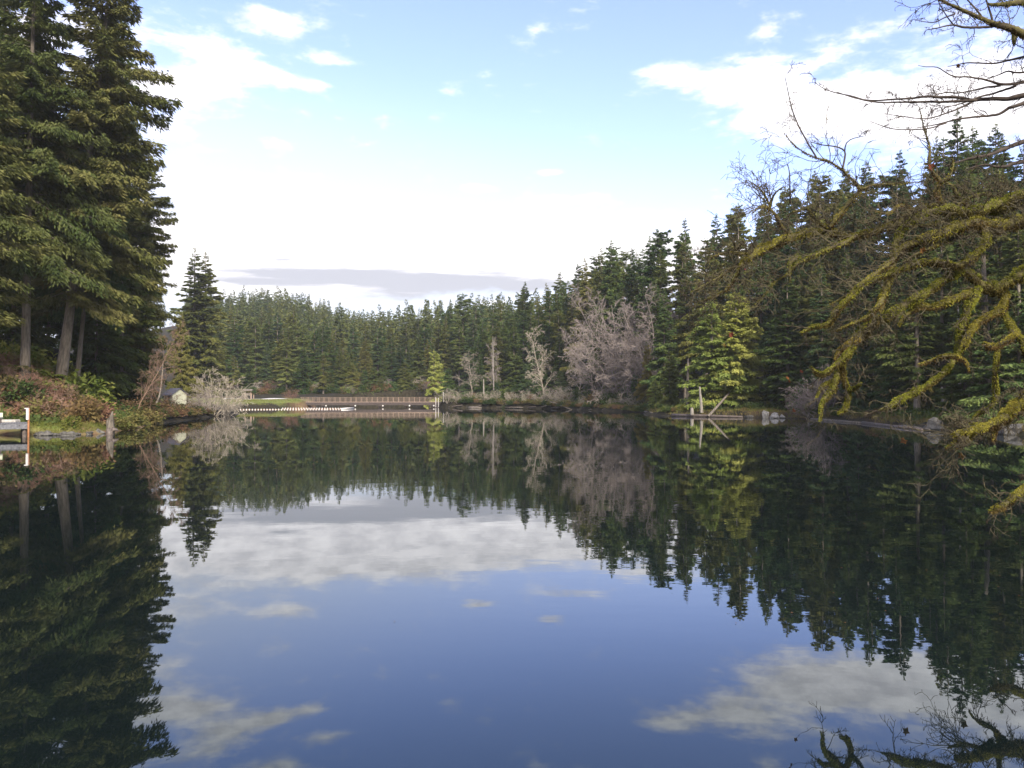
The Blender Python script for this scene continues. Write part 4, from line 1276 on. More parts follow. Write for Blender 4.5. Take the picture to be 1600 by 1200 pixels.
rock(1577, 64.5, 1.15, 'rock', 'dark boulder under the lower mossy limb at the right water edge', (1.3, .9, .7), .1)
rock(1195, 111, .62, 'palerock', 'upright pale rock in the water right of the cedar point', (.7, .7, 1.1), .4)
rock(1211, 110, .58, 'palerock', 'broad pale rock right of the upright one in the water', (1.2, .9, .8), .25)
rock(1222, 110, .38, 'palerock', 'smallest pale rock at the right end of the rock row', (1, .9, .8), .15)
rock(1170, 112.5, .45, 'rock', 'small grey rock in the water just right of the cedar point', (1.4, .9, .7), .1)
for k, px in enumerate((58, 66, 76, 88, 97, 108, 122, 140, 155)):
    rock(px, dl(px) + .5, .22 + .1 * (k % 3), 'rock', 'small dark rock along the waterline between dock and stump', (1.2, .9, .7), .05, 'rocks at the left waterline')
st = empty('old_stump', pw(172, 680, 64)); st.location.z = 0
tag(st, 'old grey stump with a broken spire standing in the water off the left bank', 'stump')
build('spire', [(*tube([(0, 0, -1), (.05, 0, .5), (.1, 0, 1.0), (.14, 0, 1.45), (.22, 0, 1.9)], [.34, .30, .24, .15, .04], 10, noise=.2, seed=3), 0, True), (*tube([(-.15, 0, .6), (-.22, .1, 1.1), (-.18, .1, 1.35)], [.15, .1, .03], 7, noise=.2), 0, True)], M['stumpwood'], st)
build('root', [(*tube([(.1, -.1, .3), (.35, -.15, .42), (.62, -.15, .40), (.78, -.1, .3)], [.24, .2, .13, .04], 8, noise=.15), 0, True)], M['wetwood'], st)
build('root', [(*tube([(.1, -.2, .5), (.15, -.3, .1), (.2, -.35, -.8)], [.28, .25, .3], 8, noise=.2), 0, True)], M['wetwood'], st)
def snag(name, label, cat, pts, rad, mt, noise=.08):
    o = build(name, [(*tube(pts, rad, 9, noise=noise, seed=len(label)), 0, True)], M[mt])
    return tag(o, label, cat)
snag('snag', 'tall straight grey snag trunk left of the yellow green cedars', 'dead tree', [pw(1075, 640, 124), pw(1074.5, 615, 124), pw(1075, 590, 124), pw(1075.5, 560, 124)], [.29, .24, .21, .15], 'bark')
snag('broken_snag', 'short pale broken snag between the tall grey snag and the cedars', 'dead tree', [pw(1096, 645, 118), pw(1095, 625, 118), pw(1093, 604, 118)], [.26, .2, .13], 'paletrunk')
snag('cut_stump', 'small pale cut stump at the point below the tall grey snag', 'stump', [pw(1081, 648, 117), pw(1081, 640, 117), pw(1080.5, 637, 117)], [.3, .24, .22], 'paletrunk')
snag('dead_log', 'grey dead trunk leaning against the cedars down to the water', 'log', [pw(1106, 651, 115.5), pw(1120, 636, 117), pw(1134, 620, 119), pw(1150, 603, 121)], [.2, .18, .15, .08], 'driftwood')
for px, top in ((1103, 620), (1115, 615), (1130, 618)):
    pass
snag('pale_trunk', 'slender pale bare trunk rising behind the mossy limbs at right', 'dead tree', [pw(1500, 640, 79), pw(1499.5, 580, 79), pw(1499, 520, 79.5), pw(1498, 470, 80)], [.17, .14, .11, .05], 'greybark')
snag('dark_snag', 'short dark leaning trunk left of the slender pale trunk', 'dead tree', [pw(1477, 650, 78), pw(1474, 630, 78), pw(1472, 605, 78.5)], [.2, .17, .12], 'greybark')
snag('grey_snag', 'thick grey shaded trunk right of the slender pale trunk', 'dead tree', [pw(1546, 640, 82), pw(1544, 560, 82), pw(1540, 480, 82.5), pw(1538, 400, 83)], [.42, .36, .3, .2], 'bark')
snag('grey_pole', 'grey broken pole standing beside the pale alder near the bridge', 'dead tree', [pw(757, 640, 203), pw(756, 620, 203), pw(755.5, 592, 203)], [.28, .24, .16], 'paletrunk')
snag('thin_snag', 'thin dead trunk with no bark between the pale alders', 'dead tree', [pw(772, 638, 208), pw(771, 590, 208), pw(770, 525, 208)], [.26, .2, .07], 'greybark')
# logs along the right waterline
def log(label, a, b, r, mt='driftwood', group=None):
    a = np.array(a); b = np.array(b)
    m = (a + b) / 2 + np.array([0, 0, .06])
    o = build('shore_log', [(*tube([a, a * .67 + b * .33, m * .3 + (a * .4 + b * .6) * .7, b], [r, r * .95, r * .8, r * .55], 8, noise=.1, seed=int(abs(a[0] * 10))), 0, True)], M[mt])
    return tag(o, label, 'log', group)
def wl(px, dd=0.0, z=.12):
    d = interp(px, DSH_R) + dd
    x, y = pd(px, d)
    return (x, y, z)
log('long grey log along the right waterline below the mossy limb tip', wl(1268, -1.2, .05), wl(1352, -2.2, .05), .2)
log('dark wet log lying in the water left of the grassy right bank', wl(1348, -2.5, .02), wl(1440, -3, .05), .24, 'wetwood')
log('pale thin log end pointing at the boulder of the right bank', wl(1405, -2.5, .15), wl(1452, -1.8, .12), .14)
log('dark log floating along the cedar point', wl(1050, -1.5), wl(1160, -1.2), .28, 'wetwood')
log('curved pale driftwood log at the waterline near the white posts', wl(733, -2.5, .1), wl(752, -2.2, .15), .35)
log('thin bleached log fallen into the water below the tall pale alder', wl(845, 3, 2.6), wl(893, -2, .05), .16)
for k in range(16):
    px = 700 + k * 20 + rg.uniform(-5, 5)
    log('short grey driftwood piece along the far waterline right of the bridge', wl(px, rg.uniform(-1, 1), .15), wl(px + rg.uniform(8, 22), rg.uniform(-1.5, .5), rg.uniform(.15, .9)), rg.uniform(.1, .22), 'driftwood' if k % 2 else 'wetwood', 'driftwood at the far waterline')

# ------------------------------------------------------------------ the mossy tree overhead at right
mt_ = empty('mossy_tree', (12.9, 15.5, .6)); tag(mt_, 'moss covered bare tree reaching its limbs over the water from the right edge', 'tree')
MB = np.array(mt_.location)
trunk_pts = np.array([(12.9, 15.5, -.2), (13.0, 15.5, 2.0), (13.0, 15.6, 4.5), (12.7, 15.7, 7.0), (12.4, 15.6, 9.5), (12.0, 15.3, 12.0), (11.6, 15.0, 14.5)])
def trunk_at(z):
    return np.array([np.interp(z, trunk_pts[:, 2], trunk_pts[:, i]) for i in range(3)])
build('trunk', [(*tube(trunk_pts - MB, [.5, .42, .38, .32, .26, .18, .08], 14, noise=.08, seed=5), 0, True)], M['mossbark'], mt_)
# limbs: pixel path + radius in px + depth at both ends; 'T' joins the trunk off frame
LIMBS = [
    # (moss amount, depth0, depth1, joined, [(px,py,r)...])
    (1.0, 15.5, 14.5, 1, [(1660, 340, 15), (1600, 345, 14), (1560, 352, 13), (1530, 347, 12), (1500, 354, 12), (1469, 364, 12), (1438, 376, 11), (1412, 388, 10), (1400, 400, 9), (1394, 420, 8), (1386, 445, 8), (1378, 468, 7), (1365, 485, 5), (1350, 497, 4), (1328, 506, 2.5), (1308, 516, 1.4)]),
    (.8, 14.8, 14.4, 0, [(1384, 455, 4.5), (1381, 478, 3.5), (1375, 494, 2.5), (1371, 508, 1.2)]),
    (.8, 14.8, 14.2, 0, [(1404, 396, 7), (1390, 412, 6), (1372, 426, 5), (1352, 440, 4.5), (1338, 452, 3.5), (1322, 462, 2), (1300, 474, 1)]),
    (1.4, 15.2, 14.0, 0, [(1532, 352, 9), (1544, 371, 8), (1538, 386, 8), (1523, 400, 8), (1506, 412, 8), (1494, 414, 7.5), (1476, 410, 7.5), (1450, 408, 7.5), (1434, 411, 7), (1412, 419, 6), (1397, 423, 5), (1382, 429, 5), (1354, 438, 5), (1337, 450, 6), (1323, 466, 6), (1309, 482, 6), (1301, 496, 5.5), (1294, 505, 5.5), (1282, 508, 5), (1268, 511, 3.5), (1254, 519, 2)]),
    (1.6, 15.6, 14.0, 1, [(1650, 405, 15), (1600, 428, 14), (1581, 439, 13), (1559, 450, 13), (1540, 449, 11), (1524, 434, 9.5), (1508, 426, 8.5), (1490, 432, 8), (1474, 441, 8), (1459, 454, 8), (1439, 465, 9), (1420, 476, 9.5), (1401, 489, 10), (1375, 503, 11), (1350, 519, 11.5), (1334, 536, 11), (1324, 554, 9.5), (1316, 572, 8), (1308, 592, 7), (1300, 610, 6.5), (1289, 622, 6), (1284, 634, 4.5), (1281, 655, 2)]),
    (1.6, 14.2, 13.6, 0, [(1332, 543, 7), (1318, 561, 6), (1300, 575, 5.5), (1286, 585, 5), (1276, 582, 4), (1269, 575, 2)]),
    (1.6, 14.2, 13.8, 0, [(1316, 574, 5.5), (1320, 595, 5), (1326, 612, 5), (1325, 625, 5), (1321, 636, 4.5), (1311, 644, 2.5)]),
    (1.3, 14.0, 13.7, 0, [(1326, 609, 4), (1336, 606, 3.5), (1344, 600, 2)]),
    (1.4, 14.3, 13.9, 0, [(1340, 530, 6), (1322, 540, 5), (1311, 548, 4), (1305, 560, 2)]),
    (1.5, 14.2, 13.9, 0, [(1310, 588, 5), (1298, 596, 4), (1284, 606, 3.5), (1276, 620, 2)]),
    (1.3, 15.3, 14.4, 0, [(1530, 452, 8), (1516, 459, 8), (1500, 464, 7.5), (1480, 473, 7.5), (1460, 480, 7), (1444, 479, 6), (1428, 485, 4.5), (1414, 495, 4), (1406, 507, 2)]),
    (1.6, 15.2, 13.6, 0, [(1530, 452, 9.5), (1522, 464, 9), (1514, 478, 9), (1508, 496, 8.5), (1502, 514, 10.5), (1498, 534, 9.5), (1494, 554, 7), (1484, 570, 5.5), (1468, 586, 5), (1448, 600, 5.5), (1428, 612, 6.5), (1408, 623, 6.5), (1390, 634, 4.5), (1376, 640, 2)]),
    (1.4, 14.2, 13.8, 0, [(1494, 555, 4), (1475, 556, 3.5), (1455, 563, 3), (1438, 569, 2)]),
    (1.4, 14.2, 13.8, 0, [(1494, 558, 3.5), (1509, 565, 3), (1514, 578, 2)]),
    (1.4, 15.4, 14.6, 0, [(1566, 452, 11), (1571, 466, 10), (1564, 483, 8), (1546, 494, 7), (1527, 506, 7), (1515, 522, 6.5), (1507, 540, 5)]),
    (1.5, 15.4, 15.0, 0, [(1566, 482, 8), (1578, 503, 7), (1588, 520, 7.5), (1599, 532, 7), (1606, 556, 6), (1618, 590, 5)]),
    (1.5, 15.1, 14.6, 0, [(1588, 521, 5.5), (1577, 529, 5.5), (1564, 538, 6), (1550, 540, 5.5), (1540, 537, 4)]),
    (1.6, 14.8, 14.2, 0, [(1562, 539, 4.5), (1558, 562, 4.5), (1556, 592, 5), (1556, 618, 5), (1548, 634, 4), (1530, 645, 3.5), (1519, 655, 2), (1511, 670, 1)]),
    (1.7, 14.8, 12.6, 1, [(1680, 560, 17), (1636, 596, 15), (1600, 625, 14), (1580, 641, 13), (1566, 654, 11), (1548, 664, 9), (1528, 670, 8), (1508, 674, 6.5), (1489, 680, 4)]),
    (1.5, 14.2, 13.2, 0, [(1600, 618, 6), (1585, 630, 6), (1577, 646, 6)]),
    (1.5, 13.4, 13.0, 0, [(1562, 656, 7), (1553, 672, 6), (1552, 686, 2.5)]),
    (1.2, 13.2, 13.0, 0, [(1545, 664, 5), (1522, 664, 4), (1540, 659, 3)][:2]),
    (1.2, 13.0, 12.6, 0, [(1500, 677, 3), (1489, 690, 2), (1478, 699, 1.2)]),
    (1.2, 13.1, 12.8, 0, [(1524, 676, 3), (1512, 688, 2.5), (1496, 700, 1.2)]),
    (1.6, 13.0, 12.2, 1, [(1660, 716, 11), (1620, 748, 9), (1600, 763, 8), (1588, 774, 7), (1575, 785, 6), (1560, 792, 6.5), (1546, 798, 4)]),
    # upper mossy mass
    (1.2, 15.8, 15.0, 1, [(1680, 285, 13), (1600, 302, 11), (1560, 316, 11), (1520, 329, 11), (1482, 326, 10), (1446, 334, 9), (1424, 346, 8), (1408, 362, 7), (1400, 385, 7)]),
    (1.0, 16.0, 15.0, 0, [(1480, 327, 9), (1450, 322, 8), (1420, 338, 7), (1400, 350, 7), (1360, 362, 7), (1325, 370, 7.5), (1299, 363, 8), (1269, 363, 8), (1231, 373, 8.5), (1203, 385, 9.5), (1184, 393, 9.5), (1168, 405, 6.5), (1156, 416, 4), (1151, 430, 3), (1137, 451, 2.4), (1119, 462, 1.8), (1098, 470, .9)]),
    (.5, 15.1, 14.8, 0, [(1154, 412, 3), (1130, 430, 2.4), (1100, 447, 1.8), (1082, 455, .9)]),
    (.6, 15.3, 15.0, 0, [(1190, 390, 5), (1160, 396, 4), (1135, 394, 2.5), (1110, 402, 1.2)]),
    (.8, 15.3, 14.9, 0, [(1340, 366, 6), (1320, 380, 5.5), (1295, 390, 5), (1262, 405, 4.5), (1246, 413, 4), (1232, 428, 3), (1212, 440, 2.2), (1193, 462, 1.6), (1180, 476, .9)]),
    (.8, 15.2, 14.9, 0, [(1248, 400, 6), (1238, 410, 6.5), (1234, 420, 4), (1236, 438, 1.5)]),
    (.9, 15.6, 15.4, 0, [(1310, 364, 6), (1288, 352, 5), (1270, 338, 4), (1262, 326, 3.5), (1240, 330, 2)]),
    (.7, 15.5, 15.3, 0, [(1240, 372, 5), (1222, 352, 5), (1215, 338, 4.5), (1204, 326, 4), (1190, 322, 2.5), (1178, 331, 1.2)]),
    (.5, 15.4, 15.2, 0, [(1204, 326, 3.5), (1208, 312, 2.5), (1214, 300, 1.8), (1226, 290, 1)]),
    (.4, 15.4, 15.2, 0, [(1203, 318, 2.5), (1196, 302, 1.8), (1182, 288, 1.3), (1170, 281, .8)]),
    (.3, 15.4, 15.3, 0, [(1236, 316, 1.8), (1236, 290, 1.4), (1235, 265, 1.1), (1232, 255, .7)]),
    (.9, 15.6, 15.0, 0, [(1297, 354, 6), (1308, 340, 6), (1325, 321, 6), (1341, 303, 5.5), (1346, 294, 5), (1340, 285, 4.5), (1326, 273, 4), (1317, 263, 3.5), (1306, 254, 2.8), (1294, 249, 2.4), (1277, 245, 2.0), (1257, 235, 1.6), (1240, 222, 1.3), (1230, 208, .8)]),
    (.2, 15.2, 15.0, 0, [(1278, 245, 1.9), (1266, 223, 1.7), (1253, 200, 1.5), (1243, 176, 1.2), (1236, 150, 1.0), (1229, 117, .6)]),
    (.3, 15.2, 15.0, 0, [(1318, 262, 2.2), (1322, 245, 2.0), (1322, 234, 1.7), (1308, 227, 1.4), (1288, 225, 1.1), (1268, 220, .7)]),
    (.3, 15.2, 15.0, 0, [(1322, 236, 1.5), (1325, 222, 1.2), (1334, 215, 1.0), (1352, 211, .6)]),
    (.6, 15.5, 15.2, 0, [(1346, 294, 3.5), (1370, 287, 2.6), (1400, 286, 1.8), (1440, 283, 1.0)][::-1]),
    (.9, 15.8, 15.5, 0, [(1478, 322, 7), (1466, 306, 6), (1466, 294, 6), (1470, 284, 5.5), (1461, 272, 4.5), (1453, 256, 3.6), (1455, 232, 2.8), (1450, 210, 2.2), (1445, 188, 1.6), (1440, 166, .8)]),
    (.8, 15.7, 15.5, 0, [(1470, 285, 4), (1484, 276, 4.5), (1492, 258, 3), (1490, 240, 1.5)]),
    (.8, 15.8, 15.5, 0, [(1520, 326, 6), (1500, 308, 5), (1490, 290, 3.5), (1472, 280, 2), (1500, 262, 1)][:4]),
    (1.0, 15.8, 15.3, 0, [(1600, 318, 6), (1560, 330, 5), (1525, 322, 4.5), (1490, 336, 4), (1455, 350, 3), (1420, 352, 2)]),
    (.8, 16.0, 15.6, 0, [(1600, 298, 4), (1565, 306, 3.5), (1530, 302, 3), (1500, 318, 2)]),
    (.9, 15.6, 15.2, 0, [(1440, 338, 5), (1425, 325, 4), (1408, 320, 3), (1390, 332, 2.4), (1372, 330, 1.2)]),
    (.7, 15.3, 15, 0, [(1500, 368, 4.5), (1470, 380, 3.6), (1440, 395, 3), (1415, 408, 2)]),
    # thin sky limbs at the upper right
    (.15, 16.0, 15.4, 1, [(1680, 130, 8), (1600, 147, 5.5), (1580, 152, 4.6), (1550, 152, 4), (1527, 154, 3.6), (1493, 151, 3), (1450, 150, 2.5), (1430, 152, 2.2), (1400, 153, 1.8), (1360, 154, 1.5), (1332, 147, 1.2), (1305, 141, 1), (1287, 134, .8), (1276, 126, .5)]),
    (.1, 15.6, 15.3, 0, [(1530, 154, 3), (1490, 156, 2.6), (1442, 157, 2.2), (1400, 157, 1.7), (1370, 156, 1.4), (1338, 150, 1), (1310, 141, .7)]),
    (.1, 15.9, 15.5, 1, [(1680, 110, 6), (1600, 128, 3.6), (1590, 131, 3.2), (1567, 130, 2.6), (1540, 122, 2), (1517, 118, 1.7), (1495, 117, 1.5), (1480, 109, 1.2), (1468, 102, 1.0), (1450, 101, .8), (1438, 99, .5)]),
    (.1, 15.8, 15.5, 0, [(1592, 131, 2.6), (1560, 142, 2.2), (1537, 148, 1.9), (1510, 158, 1.5), (1480, 166, .9)]),
    (.1, 15.8, 15.4, 0, [(1567, 131, 2.2), (1542, 134, 1.8), (1507, 142, 1.5), (1480, 142, 1.2), (1455, 150, .7)]),
    (.1, 16.0, 15.4, 1, [(1680, 130, 6), (1600, 160, 3.8), (1583, 165, 3.2), (1567, 175, 2.7), (1543, 179, 2.3), (1500, 184, 1.8), (1470, 192, 1.3), (1436, 198, .8)]),
    (.1, 15.7, 15.2, 0, [(1525, 156, 2.4), (1507, 165, 2.1), (1480, 175, 1.8), (1458, 182, 1.4), (1440, 183, 1.2), (1400, 178, .9), (1384, 175, .5)]),
    (.1, 15.5, 15.2, 0, [(1482, 190, 1.7), (1450, 199, 1.4), (1405, 200, 1.1), (1382, 195, .9), (1362, 187, .5)]),
    (.2, 16.0, 15.6, 1, [(1680, 205, 7), (1600, 222, 5), (1570, 232, 4), (1545, 240, 3.2), (1515, 246, 2.4), (1480, 258, 1.5)]),
    (.2, 16.0, 15.6, 1, [(1680, 240, 7), (1600, 250, 4.2), (1570, 258, 3), (1540, 256, 2), (1510, 264, 1)]),
    (.4, 15.4, 14.6, 1, [(1690, 60, 12), (1640, 62, 10), (1600, 48, 9), (1588, 42, 7.5), (1567, 36, 6.5), (1557, 32, 5.6), (1540, 25, 4.8), (1517, 15, 4), (1500, 7, 3.4), (1482, 0, 2.8), (1455, -14, 2.2), (1420, -30, 1)]),
    (.1, 14.8, 14.4, 0, [(1556, 38, 2.8), (1513, 39, 2.4), (1493, 35, 1.8), (1467, 40, 1.2), (1452, 43, .6)]),
    (.1, 14.6, 14.4, 0, [(1495, 35, 1.6), (1483, 20, 1.3), (1472, 0, .9), (1466, -15, .5)]),
    (.1, 14.6, 14.4, 0, [(1497, 18, 1.8), (1480, 24, 1.5), (1463, 31, 1.1), (1433, 27, .5)]),
    (.1, 15.0, 14.8, 0, [(1557, 31, 2.4), (1552, 14, 2.0), (1546, -5, 1.6), (1540, -25, 1)]),
    (.1, 14.9, 14.7, 0, [(1540, 24, 2.2), (1530, 10, 1.8), (1519, -2, 1.4), (1505, -20, .8)]),
    (.5, 15.4, 15.0, 1, [(1690, 0, 11), (1600, 0, 6), (1575, 3, 4.5), (1550, 2, 3)]),
    (1.2, 15.3, 15.2, 0, [(1592, 46, 6), (1591, 56, 5), (1590, 64, 2)]),
    (.1, 15.8, 15.4, 1, [(1680, 70, 5), (1600, 88, 2.4), (1580, 92, 2), (1557, 96, 1.7), (1520, 95, 1.4), (1505, 97, 1.1), (1485, 101, .6)]),
    (.1, 15.8, 15.5, 1, [(1680, 100, 4), (1600, 110, 2), (1580, 108, 1.7), (1565, 114, 1.3), (1545, 121, .8)]),
]
# smooth every path, unproject it to its own depth, keep samples for twigs and moss
rgm = np.random.default_rng(77)
samples_p, samples_t, samples_r, samples_m, samples_u = [], [], [], [], []
for li, (mo, d0, d1, joined, pts) in enumerate(LIMBS):
    pts = np.array(pts, float)
    n = len(pts)
    seglen = np.concatenate([[0], np.cumsum(np.hypot(np.diff(pts[:, 0]), np.diff(pts[:, 1])))])
    dd = d0 + (d1 - d0) * seglen / seglen[-1] + .22 * np.sin(seglen / 35.0 + li)
    W3 = np.array([pw(p[0], p[1], d) for p, d in zip(pts, dd)])
    Rr = pts[:, 2] * dd / F * (.77 if mo > .5 else .78)
    if joined:
        base = trunk_at(max(.8, W3[0, 2] - .9))
        W3 = np.vstack([base, (base + W3[0]) / 2 + np.array([0, 0, .12]), W3])
        Rr = np.concatenate([[Rr[0] * 1.5, Rr[0] * 1.2], Rr])
    L3 = np.concatenate([[0], np.cumsum(np.linalg.norm(np.diff(W3, axis=0), axis=1))])
    m = max(6, int(L3[-1] / .07))
    u = np.linspace(0, L3[-1], m)
    # Catmull-Rom through the traced points
    ext = np.vstack([2 * W3[0] - W3[1], W3, 2 * W3[-1] - W3[-2]])
    k = np.clip(np.searchsorted(L3, u, side='right') - 1, 0, len(W3) - 2)
    q = ((u - L3[k]) / np.maximum(L3[k + 1] - L3[k], 1e-6))[:, None]
    p0, p1, p2, p3 = ext[k], ext[k + 1], ext[k + 2], ext[k + 3]
    C = .5 * ((2 * p1) + (-p0 + p2) * q + (2 * p0 - 5 * p1 + 4 * p2 - p3) * q ** 2 + (-p0 + 3 * p1 - 3 * p2 + p3) * q ** 3)
    Rm = np.interp(u, L3, Rr)
    jit = np.cumsum(rgm.normal(0, 1, (m, 3)), 0)
    jit -= np.linspace(0, 1, m)[:, None] * jit[-1]
    C = C + jit * .004 * np.minimum(1, Rm / .03)[:, None]
    wood_r = Rm * (0.68 if mo > .5 else .95)
    if mo > .5:
        wood_r = wood_r * (1 + .25 * np.sin(u * 9 + li) * np.sin(u * 3.7 + 1.3 * li))
    thick = mo > .35
    lo = build('limb', [(*tube(C - MB, wood_r, 9 if Rm.max() > .05 else 6, noise=.12 if thick else .04, seed=li), 0, True)], M['mossbark'] if thick else M['twig'], mt_)
    samples_p.append(C); samples_t.append(unit(np.gradient(C, axis=0))); samples_r.append(Rm); samples_m.append(np.full(m, mo)); samples_u.append(u / L3[-1])
    if thick:
        # moss tufts of this limb
        dens = 2600 if mo > .95 else 1200
        nm = int(L3[-1] * dens * (Rm.mean() / .09) ** .6 * mo)
        w = (Rm + .01) * np.interp(u / L3[-1], [0, 1], [1, 1.15])
        ci = rgm.choice(m, nm, p=w / w.sum())
        T = samples_t[-1][ci]
        up = np.array([0, 0, 1.0])
        A_ = unit(np.cross(T, up) + 1e-4)
        B_ = np.cross(A_, T)
        B_ = np.where(B_[:, 2:3] < 0, -B_, B_)
        th = rgm.uniform(0, 2 * PI, nm)
        lumpR = 1 + .22 * np.sin(u * 11 + li) + .16 * np.sin(u * 27 + 2 * li)
        N_ = A_ * np.cos(th)[:, None] + B_ * np.sin(th)[:, None]
        Pm = C[ci] + N_ * (Rm[ci] * rgm.uniform(.60, .92, nm) * lumpR[ci])[:, None] + T * rgm.uniform(-.04, .04, nm)[:, None]
        under = np.clip(-np.sin(th), 0, 1)
        Dm = unit(N_ * .8 + rgm.normal(0, .6, (nm, 3)) + T * .3 + np.array([0, 0, -1.0]) * (under * 1.0)[:, None])
        Sm = unit(np.cross(Dm, rand_dirs(rgm, nm)))
        ln = (.012 + .014 * rgm.random(nm)) * np.minimum(1.2, .5 + Rm[ci] / .07) * (1 + under * .7)
        # hanging strands
        hang = (under > .6) & (rgm.random(nm) < .035)
        ln = np.where(hang, ln * rgm.uniform(1.8, 3.8, nm), ln)
        wd = np.where(hang, .005, .0065 + .005 * rgm.random(nm))
        Vm, Qm = kites(Pm - MB, Dm, Sm, ln, wd, .15)
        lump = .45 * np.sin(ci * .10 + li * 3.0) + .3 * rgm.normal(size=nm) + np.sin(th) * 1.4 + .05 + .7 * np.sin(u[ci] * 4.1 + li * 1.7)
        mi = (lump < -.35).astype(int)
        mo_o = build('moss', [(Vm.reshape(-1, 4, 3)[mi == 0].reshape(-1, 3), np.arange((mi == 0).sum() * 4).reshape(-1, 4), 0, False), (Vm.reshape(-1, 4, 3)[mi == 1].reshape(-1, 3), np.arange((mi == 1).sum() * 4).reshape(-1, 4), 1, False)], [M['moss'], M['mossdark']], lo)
        mo_o['kind'] = 'stuff'
SP, ST, SR, SM, SU = map(np.concatenate, (samples_p, samples_t, samples_r, samples_m, samples_u))
# fine twigs
tw0, tw1, ta, tb, kindm = [], [], [], [], []
leafP = []
def twig(p, d, length, r, level, gm_):
    ns = 5 if level == 0 else 4
    pts = [p]
    for q in range(ns):
        d = unit(d + rgm.normal(0, .22, 3) + np.array([0, 0, .05 if level == 0 else -.06]))
        p2 = p + d * length / ns
        tw0.append(p); tw1.append(p2); ta.append(max(r * (1 - q / ns * .7), .0042)); tb.append(max(r * (1 - (q + 1) / ns * .7), .0034)); kindm.append(gm_)
        p = p2
        pts.append((p, d))
    if level < 2:
        for q in range(int(rgm.integers(2, 5)) + (1 if level == 0 else 0)):
            pp, dd = pts[int(rgm.integers(1, ns + 1))]
            side = unit(np.cross(dd, rand_dirs(rgm, 1)[0]))
            a = rgm.uniform(.4, 1.0)
            twig(pp, unit(dd * math.cos(a) + side * math.sin(a)), length * rgm.uniform(.3, .6), r * .62, level + 1, gm_)
    if rgm.random() < (.55 if level else .3):
        leafP.append(p)
w = np.where(SR < .11, 1.0, .45) * np.where(SM > 1.25, .35, 1.0) * np.where(SM < .35, .8, 1.3)
w *= np.where((SM < .95) & (HOR - (SP[:, 2] - CAM_H) / SP[:, 1] * F < 290), .35, 1.0)
w *= np.where((SP[:, 0] / SP[:, 1] * F + 800 < 1640), 1, .15)
nt = 950
for i in rgm.choice(len(SP), nt, p=w / w.sum()):
    T = ST[i]
    side = rand_dirs(rgm, 1)[0]
    side = unit(side - T * side.dot(T))
    if SM[i] < .9 and side[2] < 0 and rgm.random() < .5: side = -side
    a = rgm.uniform(.5, 1.15)
    d = unit(T * math.cos(a) + side * math.sin(a))
    r0 = min(SR[i] * .5, .011)
    ln = rgm.uniform(.22, .85) * (.6 if SM[i] > 1.25 else .62 if SM[i] < .35 else 1.0)
    twig(SP[i] + side * SR[i] * .5, d, ln, max(r0, .0035), 0, 1 if SM[i] > .35 else 0)
tw0, tw1, ta, tb, kindm = np.array(tw0), np.array(tw1), np.array(ta), np.array(tb), np.array(kindm)
parts = []
for q in (0, 1):
    s = kindm == q
    V_, Q_ = prisms(tw0[s] - MB, tw1[s] - MB, ta[s], tb[s], 3)
    parts.append((V_, Q_, q, False))
to = build('twigs', parts, [M['twig'], M['greymosstwig']], mt_)
to['kind'] = 'stuff'
# dry catkins and curled seeds dangling from twig ends
leafP = np.array(leafP)
n = len(leafP)
Dc = unit(np.array([0, 0, -1.0]) + rgm.normal(0, .35, (n, 3)))
Sc = unit(np.cross(Dc, rand_dirs(rgm, n)))
co = build('catkins', [(*kites(leafP - MB, Dc, Sc, rgm.uniform(.03, .07, n), np.full(n, .005), 0), 0, False)], M['catkin'], mt_)
co['kind'] = 'stuff'
print('TWIGS', len(tw0), 'catkins', n)
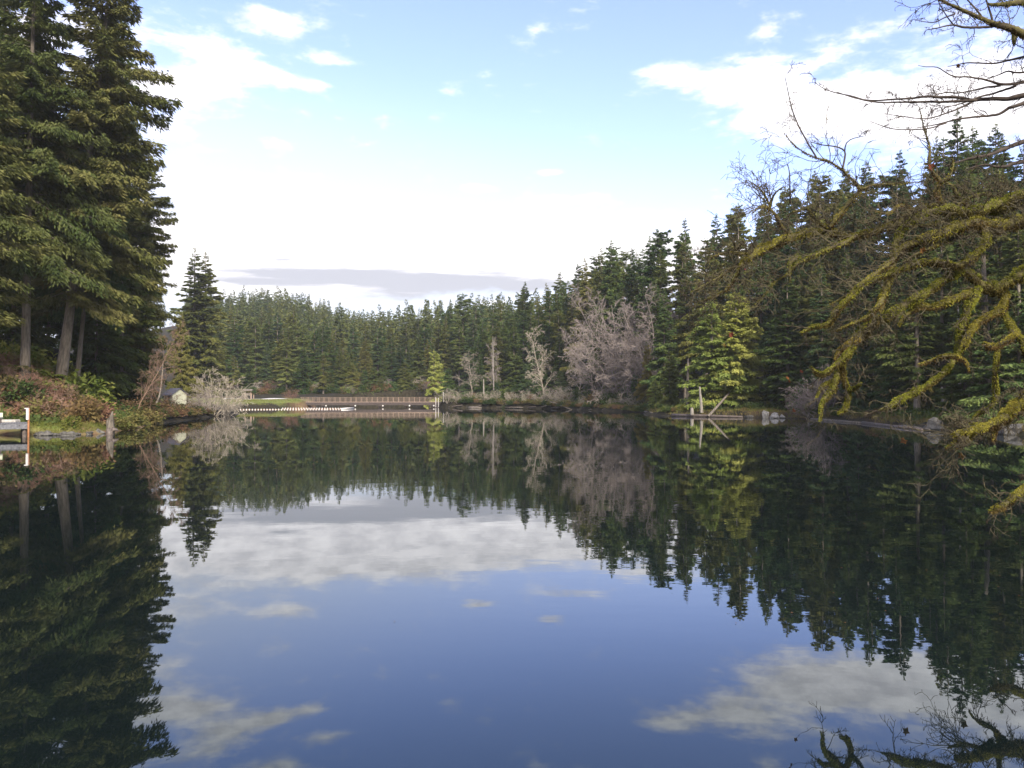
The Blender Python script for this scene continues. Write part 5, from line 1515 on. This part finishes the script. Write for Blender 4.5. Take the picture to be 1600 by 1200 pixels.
# moss-sleeved twigs already on limbs; the few withered leaves left on the tree
def leaf_shape(s):
    a = np.linspace(0, 2 * PI, 11)[:-1]
    r = s * np.array([1, .55, .95, .5, .8, .4, .8, .5, .95, .55])
    P = np.stack([np.cos(a) * r, np.sin(a) * r, .25 * s * np.sin(a * 2)], -1)
    P = np.vstack([P, [[0, 0, .12 * s]]])
    return P, [(i, (i + 1) % 10, 10) for i in range(10)]
for px, py, d, s, mt in [(1458, 259, 15.2, .09, 'redleaf'), (1166, 422, 15.0, .06, 'redleaf'), (1143, 523, 14.8, .075, 'redleaf'), (1232, 593, 14.2, .085, 'redleaf'), (1252, 580, 14.2, .045, 'redleaf'), (1240, 641, 14.0, .05, 'redleaf'), (1411, 688, 13.2, .08, 'deadleaf'), (1501, 712, 12.9, .08, 'deadleaf'), (1133, 541, 14.6, .06, 'deadleaf'), (1501, 100, 15.6, .06, 'deadleaf'), (1443, 391, 14.6, .08, 'redleaf')]:
    p = pw(px, py, d)
    near = np.argmin(np.linalg.norm(SP - p, axis=1))
    V_, T_ = leaf_shape(s)
    R_ = Matrix.Rotation(1.2, 3, 'X') @ Matrix.Rotation(px % 3, 3, 'Z')
    V_ = V_ @ np.array(R_)
    o = build('leaf', [(V_ + p - MB, T_, 0, False)], M[mt], mt_)
    q = np.argmin(np.linalg.norm(tw1 - p, axis=1))
    a_ = tw1[q] if np.linalg.norm(tw1[q] - p) < np.linalg.norm(SP[near] - p) else SP[near]
    mid = (a_ + p) / 2 + np.array([0, 0, -.04])
    sv, sq_ = tube([a_ - MB, mid - MB, p - MB], [.004, .003, .0025], 4)
    build('leaf_stalk', [(sv, sq_, 0, False)], M['twig'], o)

# floating leaves and specks on the near water
rl = np.random.default_rng(5)
parts = []
for k in range(70):
    d = rl.uniform(11, 42)
    px = rl.uniform(1120, 1590) if k % 7 else rl.uniform(500, 1100)
    x, y = pd(px, d)
    if signed_dist(np.array([x]), np.array([y]))[0] > -.5: continue
    V_, T_ = leaf_shape(rl.uniform(.012, .03))
    a = rl.uniform(0, 6.28)
    c_, s_ = math.cos(a), math.sin(a)
    V_ = V_ @ np.array([[c_, s_, 0], [-s_, c_, 0], [0, 0, .5]]) + np.array([x, y, .012])
    parts.append((V_, T_, 0, False))
o = build('floating_leaves', parts, M['deadleaf']); tag(o, 'scattered small dead leaves floating on the lake', 'leaves', kind='stuff')

# ------------------------------------------------------------------ haze
hm, t, out = new_mat('haze_air')
vol = t.n('ShaderNodeVolumePrincipled')
vol.inputs['Color'].default_value = (.97, .98, .98, 1)
vol.inputs['Density'].default_value = 0.00018
vol.inputs['Anisotropy'].default_value = 0.3
t.l(vol.outputs[0], out.inputs['Volume'])
xa, xb, ya, yb, za, zb_ = -1900, 1900, -1600, 2900, -4.5, 112
V = np.array([(xa, ya, za), (xb, ya, za), (xb, yb, za), (xa, yb, za), (xa, ya, zb_), (xb, ya, zb_), (xb, yb, zb_), (xa, yb, zb_)])
hz_o = build('haze', [(V, [(3, 2, 1, 0), (4, 5, 6, 7), (0, 1, 5, 4), (1, 2, 6, 5), (2, 3, 7, 6), (3, 0, 4, 7)], 0, False)], hm)
tag(hz_o, 'thin pale morning haze hanging over the lake and hills', 'haze', kind='stuff')
